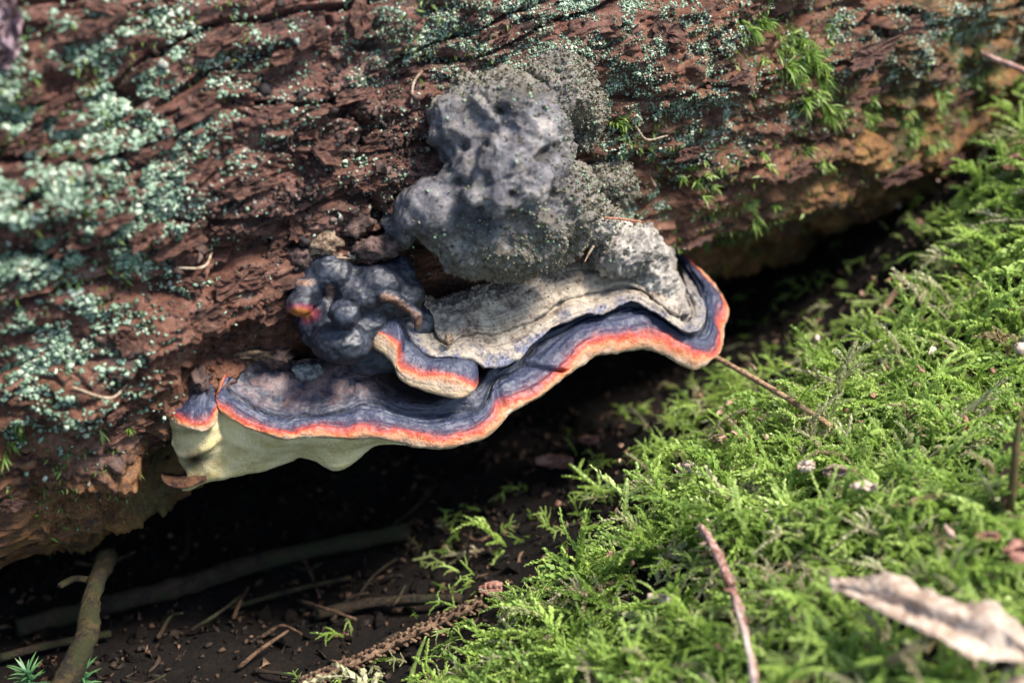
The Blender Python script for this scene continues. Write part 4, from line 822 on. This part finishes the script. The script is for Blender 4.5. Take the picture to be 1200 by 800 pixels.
n = 900; x = rng.uniform(-.1, .6, n); y = rng.uniform(.2, .95, n); P = np.column_stack([x, y, ground(x, y) + rng.uniform(.006, .020, n)]); qx, qy, _ = proj(P); kk = qx > np.interp(qy, BX[:, 0], BX[:, 1]) - 60; P = P[kk]; n = len(P)
N = norm(rng.normal(size=(n, 3)) * .5 + [0, 0, 1]); A, B = frames(N)
V, Fc = scatter_mesh(BV, ICO1[1], P, A, B, N, rng.uniform(.001, .0045, n), rng.uniform(.0006, .0022, n), rng.uniform(.0002, .0004, n), .12)
tag(mk('leaf_crumbs', V, Fc, mat_ramp_attr('leaf_crumb', [(0.0, (0.10, 0.045, 0.025)), (0.5, (0.24, 0.12, 0.07)), (0.85, (0.40, 0.25, 0.18)), (1.0, (0.55, 0.42, 0.34))], 0.6, 0.35), None, {'rnd': np.repeat(rng.random(n), len(BV))}), 'brown and pinkish leaf crumbs caught in the bright moss', 'litter', kind='stuff')

n = 5000; x = rng.uniform(-.34, .36, n); y = rng.uniform(.34, .95, n); sz = .0012 * rng.lognormal(0, .55, n); P = np.column_stack([x, y, ground(x, y) + .2 * sz]); N = norm(rng.normal(size=(n, 3)) * .4 + [0, 0, 1]); A, B = frames(N)
V, Fc = scatter_mesh(BV, ICO1[1], P, A, B, N, sz * rng.uniform(.8, 2, n), sz, sz * .6, .25)
tag(mk('soil_crumbs', V, Fc, SOIL), 'dark crumbs of humus covering the soil under the log', 'soil', kind='stuff')

# ------------------------------------------------------------------ moss tufts on the log
def tuft(px, py, r, n, seed, label, droop=.6, ln=.012, tips=None, onlog=True):
    rr = np.random.default_rng(seed); parts = []; RN = []; TI = []
    cx = px + rr.normal(0, r * .5, n); cy = py + rr.normal(0, r * .5, n)
    for i in range(n):
        o = on_log(cx[i], cy[i], 0.0); N = log_normal(np.float64(cx[i]), np.float64(cy[i]))
        d = norm(N * .7 + rr.normal(size=3) * .45 + np.array([.25, -.1, -.1])); rv = rr.random()
        for k in range(16):
            dd_ = norm(d + rr.normal(size=3) * .42); L = ln * rr.uniform(.35, .8); s = o + d * ln * .45 * k / 16
            sd_ = norm(np.cross(dd_, rr.normal(size=3))) * .00035; g = np.array([0, 0, -1.0]) * droop
            p1 = s + dd_ * L * .55 + g * L * .12; p2 = s + dd_ * L + g * L * .5
            parts.append((np.array([s - sd_, s + sd_, p1 + sd_ * .9, p1 - sd_ * .9, p2]), [np.array([[0, 1, 2, 3]]), np.array([[3, 2, 4]])])); RN += [rv] * 5; TI += [0, 0, .5, .5, 1]
    V, Fs = cat_mesh(parts)
    return tag(mk('moss_tuft', V, Fs, TUFT, None, {'rnd': np.array(RN), 'tip': np.array(TI)}), label, 'moss tuft', 'moss tufts growing on the log')
for i, (x, y, r, n, lab) in enumerate([
        (940, 62, 26, 26, 'broad bright green needle leaved moss tuft on the upper right bark'), (958, 98, 22, 24, 'longest drooping green moss tuft just below the broad one'), (905, 30, 22, 9, 'thin moss tuft left above the broad bright tuft'),
        (975, 128, 8, 6, 'narrow hanging moss sprig under the longest drooping tuft'), (945, 178, 12, 6, 'small pale moss sprig low on the log right of the lichen'), (1028, 143, 16, 9, 'low moss tuft along the dark crack at the right'),
        (1075, 152, 24, 16, 'dark green moss patch at the lower edge of the log, right'), (1112, 122, 20, 12, 'moss patch at the far right end of the visible bark'), (812, 200, 16, 12, 'bright moss tuft right beside the grey grainy bracket shoulder'),
        (738, 152, 8, 5, 'tiny moss tuft in the lichen right of the knob'), (838, 305, 14, 8, 'dim moss tuft on the log underside right above the cap'), (880, 240, 18, 8, 'sparse moss on the lower bark right of the fungus'),
        (120, 518, 10, 5, 'small moss sprig on the dark bark left of the corner lobe'), (155, 508, 6, 3, 'tiny moss sprig in a crack left of the corner lobe'), (30, 560, 30, 10, 'dull moss patch at the far left lower bark'), (895, 180, 10, 4, 'short moss strand hanging between two bark flakes'),
        (830, 225, 14, 5, 'thin moss strands under the bright tuft beside the shoulder')]):
    tuft(x, y, r, n, 500 + i, lab, ln=.011 if i < 4 else .008)

# ------------------------------------------------------------------ twigs, leaves and other loose things
def stick(name, pts, rad, mat, label, cat, rough=.35, sides=8, seed=0, extra=None):
    V, q, t, tt = tube(pts, rad, sides, 8, rough, seed); parts = [(V, [q, t])] + (extra or [])
    V, Fs = cat_mesh(parts)
    return tag(mk(name, V, Fs, mat), label, cat)
TAN = mat_wood('dry_stem', (0.22, 0.11, 0.055), (0.50, 0.32, 0.18), 260); RED = mat_wood('peeling_twig', (0.22, 0.085, 0.055), (0.52, 0.33, 0.27), 260)
DARKW = mat_wood('damp_wood', (0.012, 0.007, 0.004), (0.040, 0.024, 0.011), 160, moss=(0.022, 0.022, 0.006)); OLIVE = mat_wood('mossy_stick', (0.010, 0.007, 0.002), (0.045, 0.030, 0.008), 150, moss=(0.018, 0.018, 0.003))
TWG = mat_wood('litter_twig', (0.05, 0.026, 0.012), (0.16, 0.09, 0.05), 220)
stick('dry_stem', W(np.array([800, 838, 905, 972.]), np.array([396, 418, 456, 498.]), np.array([.69, .680, .640, .606])), [.0011, .0013, .0014, .0012], TAN, 'straight dry tan stem sticking out from behind the right end of the cap', 'stem', .2)
g = gpath([(822, 618, .027), (842, 652, .027), (858, 690, .026), (870, 730, .026), (881, 775, .025), (888, 830, .025)])
tw = empty('peeling_twig', g[3]); tag(tw, 'reddish peeling twig lying on the bright moss at the bottom', 'twig')
V, q, t, tt = tube(g, [.0017, .0019, .0017, .0013, .0014, .0015], 9, 10, .7, 3); adopt(mk('stem', V, [q, t], RED), tw)
PALEW = mat_wood('bare_wood', (0.40, 0.27, 0.22), (0.66, 0.54, 0.46), 300)
V, q, t, tt = tube(g[2:] + np.array([-.0006, -.0008, .0009]), [.0004, .0009, .0010, .0010], 6, 8, .2, 5); adopt(mk('bare_wood', V, [q, t], PALEW), tw)
rr = np.random.default_rng(12)
for k in range(12):
    s = rr.uniform(0.3, 3.4); i = int(s); c = g[i] + (g[i + 1] - g[i]) * (s - i); d = norm(rr.normal(size=3) + [0, 0, .7]); L = rr.uniform(.002, .0045)
    V, q, t, tt = tube(np.array([c, c + d * L * .6, c + d * L + rr.normal(size=3) * .001]), [.0009, .0007, .0003], 5, 3); adopt(mk('bark_curl', V, [q, t], RED), tw)
stick('twig', gpath([(1062, 326, .02), (1030, 368, .012), (998, 402, .004)]), [.0016, .0015, .0014], TAN, 'short twig leaning on the moss under the right part of the log', 'twig')
ms = np.array([on_ground(126, 652, .05), on_ground(108, 700, .045), on_ground(100, 748, .04), on_ground(68, 815, .03)])
stk = empty('mossy_stick', ms[2]); tag(stk, 'olive brown crooked stick rising from the dark lower left corner', 'stick')
V, q, t, tt = tube(ms, [.0050, .0038, .0044, .0050, .0048], 10, 10, .35, 6); adopt(mk('stem', V, [q, t], OLIVE), stk)
V, q, t, tt = tube(np.array([ms[0] * .4 + ms[1] * .6, on_ground(88, 678, .05), on_ground(70, 686, .05)]), [.0018, .0015, .0014], 7, 5, .3, 7); adopt(mk('stub', V, [q, t], OLIVE), stk)
stick('fallen_branch', gpath([(20, 735, .008), (110, 712, .008), (200, 690, .009), (330, 652, .009), (480, 622, .008)]), [.0045, .005, .0048, .0042], DARKW, 'thick dark branch lying under the log behind the mossy stick', 'branch', .3, 10, 8)
stick('fallen_branch', gpath([(370, 720, .004), (440, 706, .006), (540, 700, .005)]), [.003, .0026, .0022], DARKW, 'short dark branch on the soil above the peg covered twig', 'branch', .4, 8, 9)
stick('thin_stick', gpath([(270, 712, .006), (340, 692, .008), (412, 676, .007)]), [.0013, .0014, .0011], OLIVE, 'thin pale stick on the dark soil below the thick branch', 'stick')
stick('thin_stick', gpath([(0, 770, .006), (60, 755, .006), (130, 742, .005)]), [.002, .002, .0016], DARKW, 'dim stick low in the dark bottom left corner', 'stick')
rt = np.random.default_rng(44); TWN = {}
PLX = ['near the left edge', 'right beside the mossy stick', 'right of the mossy stick', 'below the left end of the cap', 'below the tongue lobe', 'left of the moss edge', 'at the moss edge']; PLY = ['deep under the log', 'behind the short branch', 'before the short branch', 'at the bottom edge']
k = 0
for tries in range(120):
    x0, y0 = rt.uniform(10, 640), rt.uniform(610, 800)
    if x0 > np.interp(y0, BX[:, 0], BX[:, 1]) - 60: x0 *= .55
    a = rt.normal(-.35, .5); L = rt.uniform(25, 75); b = rt.normal(0, 10)
    lab = 'thin %s twig %s, %s' % ('damp' if k % 3 else 'rusty', PLX[min(int(x0 / 100), 6)], PLY[min(int((y0 - 610) / 48), 3)])
    if lab in TWN or k > 19: continue
    TWN[lab] = 1
    o = stick('twig', gpath([(x0, y0, .003), (x0 + L * .5 * math.cos(a), y0 + L * .5 * math.sin(a) + b, rt.uniform(.004, .012)), (x0 + L * math.cos(a), y0 + L * math.sin(a), rt.uniform(.003, .014))]), [.0011, .0009, .0006], DARKW if k % 3 else TWG, lab, 'twig', .4, 6, k)
    k += 1
    o['group'] = 'thin twigs tangled in the dark hollow'
g = gpath([(350, 800, .006), (420, 772, .008), (490, 738, .008), (565, 704, .007)])
pt = empty('spruce_twig', g[1]); tag(pt, 'bare spruce twig covered with small leaf pegs on the soil', 'twig')
V, q, t, tt = tube(g, [.0024, .0024, .0022, .002], 9, 10, .3, 10); PEG = mat_wood('pegged_twig', (0.09, 0.05, 0.028), (0.27, 0.165, 0.10), 260); adopt(mk('stem', V, [q, t], PEG), pt)
S = cr(g, np.linspace(0, 3, 110)); T = norm(np.gradient(S, axis=0)); pb = None
for k in range(110):
    o_ = norm(np.cross(T[k], [math.cos(k * 2.4), math.sin(k * 2.4), .2])); d = norm(o_ + T[k] * .8)
    V, q, t, tt = tube(np.array([S[k] + o_ * .0018, S[k] + o_ * .0022 + d * .0016, S[k] + o_ * .0022 + d * .0030]), [.0007, .0008, .0006], 5, 2)
    adopt(mk('leaf_peg', V, [q, t], PEG), pt)
stick('twig', W(np.array([1150, 1172, 1188, 1210.]), np.array([62, 72, 78, 88.]), np.array([.735, .73, .725, .72])), [.0012, .0014, .0012], RED, 'pinkish twig crossing the right frame edge beside the log', 'twig')
st = np.array([on_ground(1183, 612, .002), on_ground(1185, 585, .015), on_ground(1187, 555, .028), on_ground(1191, 520, .040), on_ground(1196, 482, .052)])
LEAFS = mat_wood('leaf_scale', (0.10, 0.035, 0.02), (0.26, 0.12, 0.075), 200)
sp = empty('reddish_stem', st[0]); tag(sp, 'upright green brown stem with reddish leaf scraps at the right edge', 'plant stem')
V, q, t, tt = tube(st, [.0018, .0016, .0014, .0009], 8, 6, .4, 12); adopt(mk('stem', V, [q, t], mat_wood('green_stem', (0.05, 0.07, 0.015), (0.14, 0.07, 0.03), 200)), sp)
for k in range(9):
    c = st[0] + (st[-1] - st[0]) * (.1 + .09 * k); d = norm(np.array([math.cos(k * 2.2), -.3, .5 * math.sin(k * 1.7)])); V, q, t, tt = tube(np.array([c, c + d * .003 + [0, 0, .001], c + d * .007 - [0, 0, .001]]), [.0006, .0016, .0004], 6, 4, .2, k, True, .3)
    adopt(mk('leaf_scale', V, [q, t], LEAFS), sp)
# needles and stalks on the fungus and bark
NEED = mat_wood('dry_needle', (0.33, 0.20, 0.11), (0.58, 0.46, 0.33), 400); REDN = mat_wood('red_needle', (0.32, 0.11, 0.06), (0.5, 0.24, 0.15), 400)
stick('needle', np.array([on_log(506, 84, .004), on_log(497, 100, .006), on_log(491, 124, .004)]), [.0006, .0006, .0004], NEED, 'curved pale stalk standing on the bark left above the knob', 'needle', 0, 6)
stick('needle', W(np.array([696, 690, 685.]), np.array([288, 297, 307.]), np.array([.610, .611, .612])), [.0005, .0006, .0003], NEED, 'pale needle slanting at the right foot of the knob', 'needle', 0, 6)
stick('needle', W(np.array([708, 730, 752.]), np.array([255, 257, 260.]), np.array([.622, .624, .627])), [.0005, .0006, .0004], REDN, 'reddish needle lying along the top of the grey shoulder', 'needle', 0, 6)
stick('needle', np.array([on_log(783, 165, .004), on_log(778, 205, .008), on_log(776, 225, .004)]), [.0004, .0005, .0004], NEED, 'thin pale stalk hanging over the grainy shoulder at its right', 'needle', 0, 6)
stick('needle', np.array([on_log(752, 152, .003), on_log(765, 168, .005), on_log(784, 160, .004)]), [.0005, .0005, .0004], NEED, 'bent pale stalk in the lichen right of the knob', 'needle', 0, 6)
stick('needle', np.array([on_log(268, 318, .004), on_log(248, 325, .004), on_log(214, 330, .003)]), [.0005, .0006, .0004], NEED, 'pale rootlet along the bark edge left of the nodules', 'needle', 0, 6)
stick('needle', np.array([on_log(85, 455, .004), on_log(120, 452, .005), on_log(152, 455, .003)]), [.0005, .0006, .0004], NEED, 'pale rootlet on dark bark left of the corner lobe', 'needle', 0, 6)
# grass blade
GR = mat_wood('grass', (0.16, 0.26, 0.05), (0.30, 0.38, 0.10), 200)
def blade(pts, w, label, name='grass_blade', cat='grass blade', mat=GR):
    V, q, t, tt = tube(pts, w, 6, 6, 0, 0, True, .3); return tag(mk(name, V, [q, t], mat), label, cat)
blade(np.array([on_ground(478, 805, .002), on_ground(488, 772, .014), on_ground(499, 745, .026)]), [.0013, .0012, .0004], 'pale green grass blade beside the peg covered twig')
# star moss sprigs at the bottom left
SPR = mat_moss('star_moss', [(0, (.03, .10, .05)), (.5, (.05, .16, .07)), (1, (.10, .26, .10))], .3, False)
def sprig(px, py, h, label, seed):
    r = np.random.default_rng(seed); b = on_ground(px, py, .0) ; parts = []; RN = []; TI = []
    top_ = b + np.array([r.normal() * .002, 0, h]); V, q, t, tt = tube(np.array([b, b + (top_ - b) * .5, top_]), [.0006, .0006, .0004], 5, 3); parts.append((V, [q, t])); RN += [.2] * len(V); TI += [0] * len(V)
    for k in range(26):
        s = b + (top_ - b) * (.45 + .55 * k / 26); a = k * 2.4; e = .25 + .8 * k / 26
        d = norm(np.array([math.cos(a), math.sin(a), e])); L = .010 * r.uniform(.7, 1.1); w_ = np.cross(d, [0, 0, 1]); w_ = w_ / np.linalg.norm(w_) * .0006
        parts.append((np.array([s - w_, s + w_, s + d * L * .6 + w_ * .8, s + d * L * .6 - w_ * .8, s + d * L + [0, 0, -.001]]), [np.array([[0, 1, 2, 3]]), np.array([[3, 2, 4]])])); RN += [r.random()] * 5; TI += [0, 0, .5, .5, 1]
    V, Fs = cat_mesh(parts); return tag(mk('star_moss', V, Fs, SPR, None, {'rnd': np.array(RN), 'tip': np.array(TI)}), label, 'moss sprig', 'star moss sprigs')
sprig(38, 815, .016, 'star shaped moss sprig left of the olive brown stick at the bottom', 1); sprig(102, 815, .018, 'star shaped moss sprig right of the olive brown stick at the bottom', 2)
# curled dead leaf, lower right
LEAF = mat_wood('dead_leaf', (0.24, 0.165, 0.115), (0.43, 0.33, 0.25), 60, .5, None, .0004); LEAFR = mat_wood('red_leaf', (0.20, 0.075, 0.05), (0.42, 0.22, 0.16), 160, .6)
def leaf(name, top, bot, lifts, label, mat, seed, folds=3, amp=.004, thick=.0004):
    """a crumpled dead leaf: folded sheet with torn edges and real thickness"""
    top = np.asarray(top, float); bot = np.asarray(bot, float); n = len(top); rows = []; r = np.random.default_rng(seed)
    K = 9
    for k, f in enumerate(np.linspace(0, 1, K)):
        p = top * (1 - f) + bot * f
        ph_ = seed + np.arange(n) * .55
        lf = lifts - amp * 1.3 * np.cos(f * 2 * math.pi * (1.5 + .35 * np.sin(np.arange(n) * .8)) + 1.1 * np.sin(ph_ * 1.6)) * np.minimum(1, .35 + np.arange(n) * .2) + amp * .5 * np.sin(ph_ * 2.1 + f * 2)
        rows.append([on_ground(p[i, 0], p[i, 1], max(.001, lf[i])) for i in range(n)])
    G, vs, us_ = loft(np.array(rows), [5] * (K - 1), 90); nr = grid_normals(G); G = G + nr * (.0042 * (np.abs(fbm(G[..., 0] * 48, G[..., 1] * 48, G[..., 2] * 48, 2, seed + 7)) - .2) + .0011 * np.abs(fbm(G[..., 0] * 240, G[..., 1] * 240, G[..., 2] * 240, 3, seed + 1)))[..., None]
    a, b = len(vs), len(us_); V = np.concatenate([G.reshape(-1, 3), (G - nr * thick).reshape(-1, 3)]); i = np.arange(a * b).reshape(a, b)
    fr = np.abs(np.linspace(-1, 1, a))[:, None] * np.ones((1, b)); tear = fbm(us_[None] * 2.2 + 0 * fr, fr * 2 + np.sign(np.linspace(-1, 1, a))[:, None], seed, 3, seed)
    okv = (fr + 0.22 * np.clip(tear, 0, 1)) < 1.001
    ok = okv[:-1, :-1] & okv[1:, 1:] & okv[1:, :-1] & okv[:-1, 1:]
    f0 = np.stack([i[:-1, :-1], i[:-1, 1:], i[1:, 1:], i[1:, :-1]], -1)[ok]; f1 = f0[:, ::-1] + a * b
    E_ = np.concatenate([f0[:, [0, 1]], f0[:, [1, 2]], f0[:, [2, 3]], f0[:, [3, 0]]]); key = set(map(tuple, E_)); E_ = np.array([e for e in E_ if (e[1], e[0]) not in key])
    f2 = np.stack([E_[:, 0], E_[:, 0] + a * b, E_[:, 1] + a * b, E_[:, 1]], -1)
    return tag(mk(name, V, np.concatenate([f0, f1, f2]), mat), label, 'leaf')
leaf('dead_leaf', [(972,680),(1005,676),(1040,672),(1078,686),(1118,704),(1158,706),(1188,722),(1212,755)], [(976,690),(1006,704),(1040,722),(1075,738),(1108,752),(1145,774),(1178,772),(1212,782)], np.array([.027, .030, .032, .032, .032, .031, .030, .029]), 'crumpled pale dead leaf lying in the moss at lower right', LEAF, 2, 3, .0013)
leaf('dead_leaf', [(1176,785),(1196,778),(1215,775)], [(1170,806),(1195,812),(1215,815)], np.array([.022, .022, .022]), 'pale grey dead leaf scrap cut by the bottom right corner', LEAF, 4, 2, .002)
for i, (x, y, w_, h_, lab, mt) in enumerate([(945, 547, 10, 5, 'small pinkish leaf scrap left of the larger scraps in mid moss', LEAF), (978, 551, 14, 9, 'largest pinkish leaf scrap in the middle of the moss', LEAF), (1012, 570, 16, 5, 'flat pink leaf strip right of the largest scrap', LEAF),
        (1192, 645, 16, 12, 'red brown dead leaf at the right edge in shade', LEAFR), (1158, 628, 14, 6, 'pink brown curled leaf beside the shaded red leaf', LEAFR), (650, 540, 22, 9, 'dim reddish dead leaf on the dark soil under the cap', LEAFR), (800, 548, 9, 8, 'tan leaf scrap at the upper moss margin', LEAF),
        (575, 690, 14, 9, 'reddish leaf scrap on soil beside the peg covered twig end', LEAFR), (560, 785, 14, 6, 'pink leaf scrap among moss at bottom centre', LEAF), (1195, 402, 8, 8, 'pink leaf scrap at the right edge on upper moss', LEAF), (1192, 100, 14, 16, 'pale curled leaf at the upper right edge beside the log', LEAF), (1186, 190, 14, 12, 'red brown leaf among moss at the upper right edge', LEAFR),
        (775, 700, 14, 5, 'straw coloured scrap lying left of the peeling twig', LEAF), (690, 515, 12, 6, 'small dim leaf on the shaded moss margin', LEAFR)]):
    leaf('leaf_scrap', [(x - w_, y - h_ * .3), (x, y - h_), (x + w_, y - h_ * .5)], [(x - w_, y + h_ * .3), (x, y + h_), (x + w_, y + h_ * .6)], np.full(3, .020 if x > 700 else .006), lab, mt, 20 + i, 2, .0018)
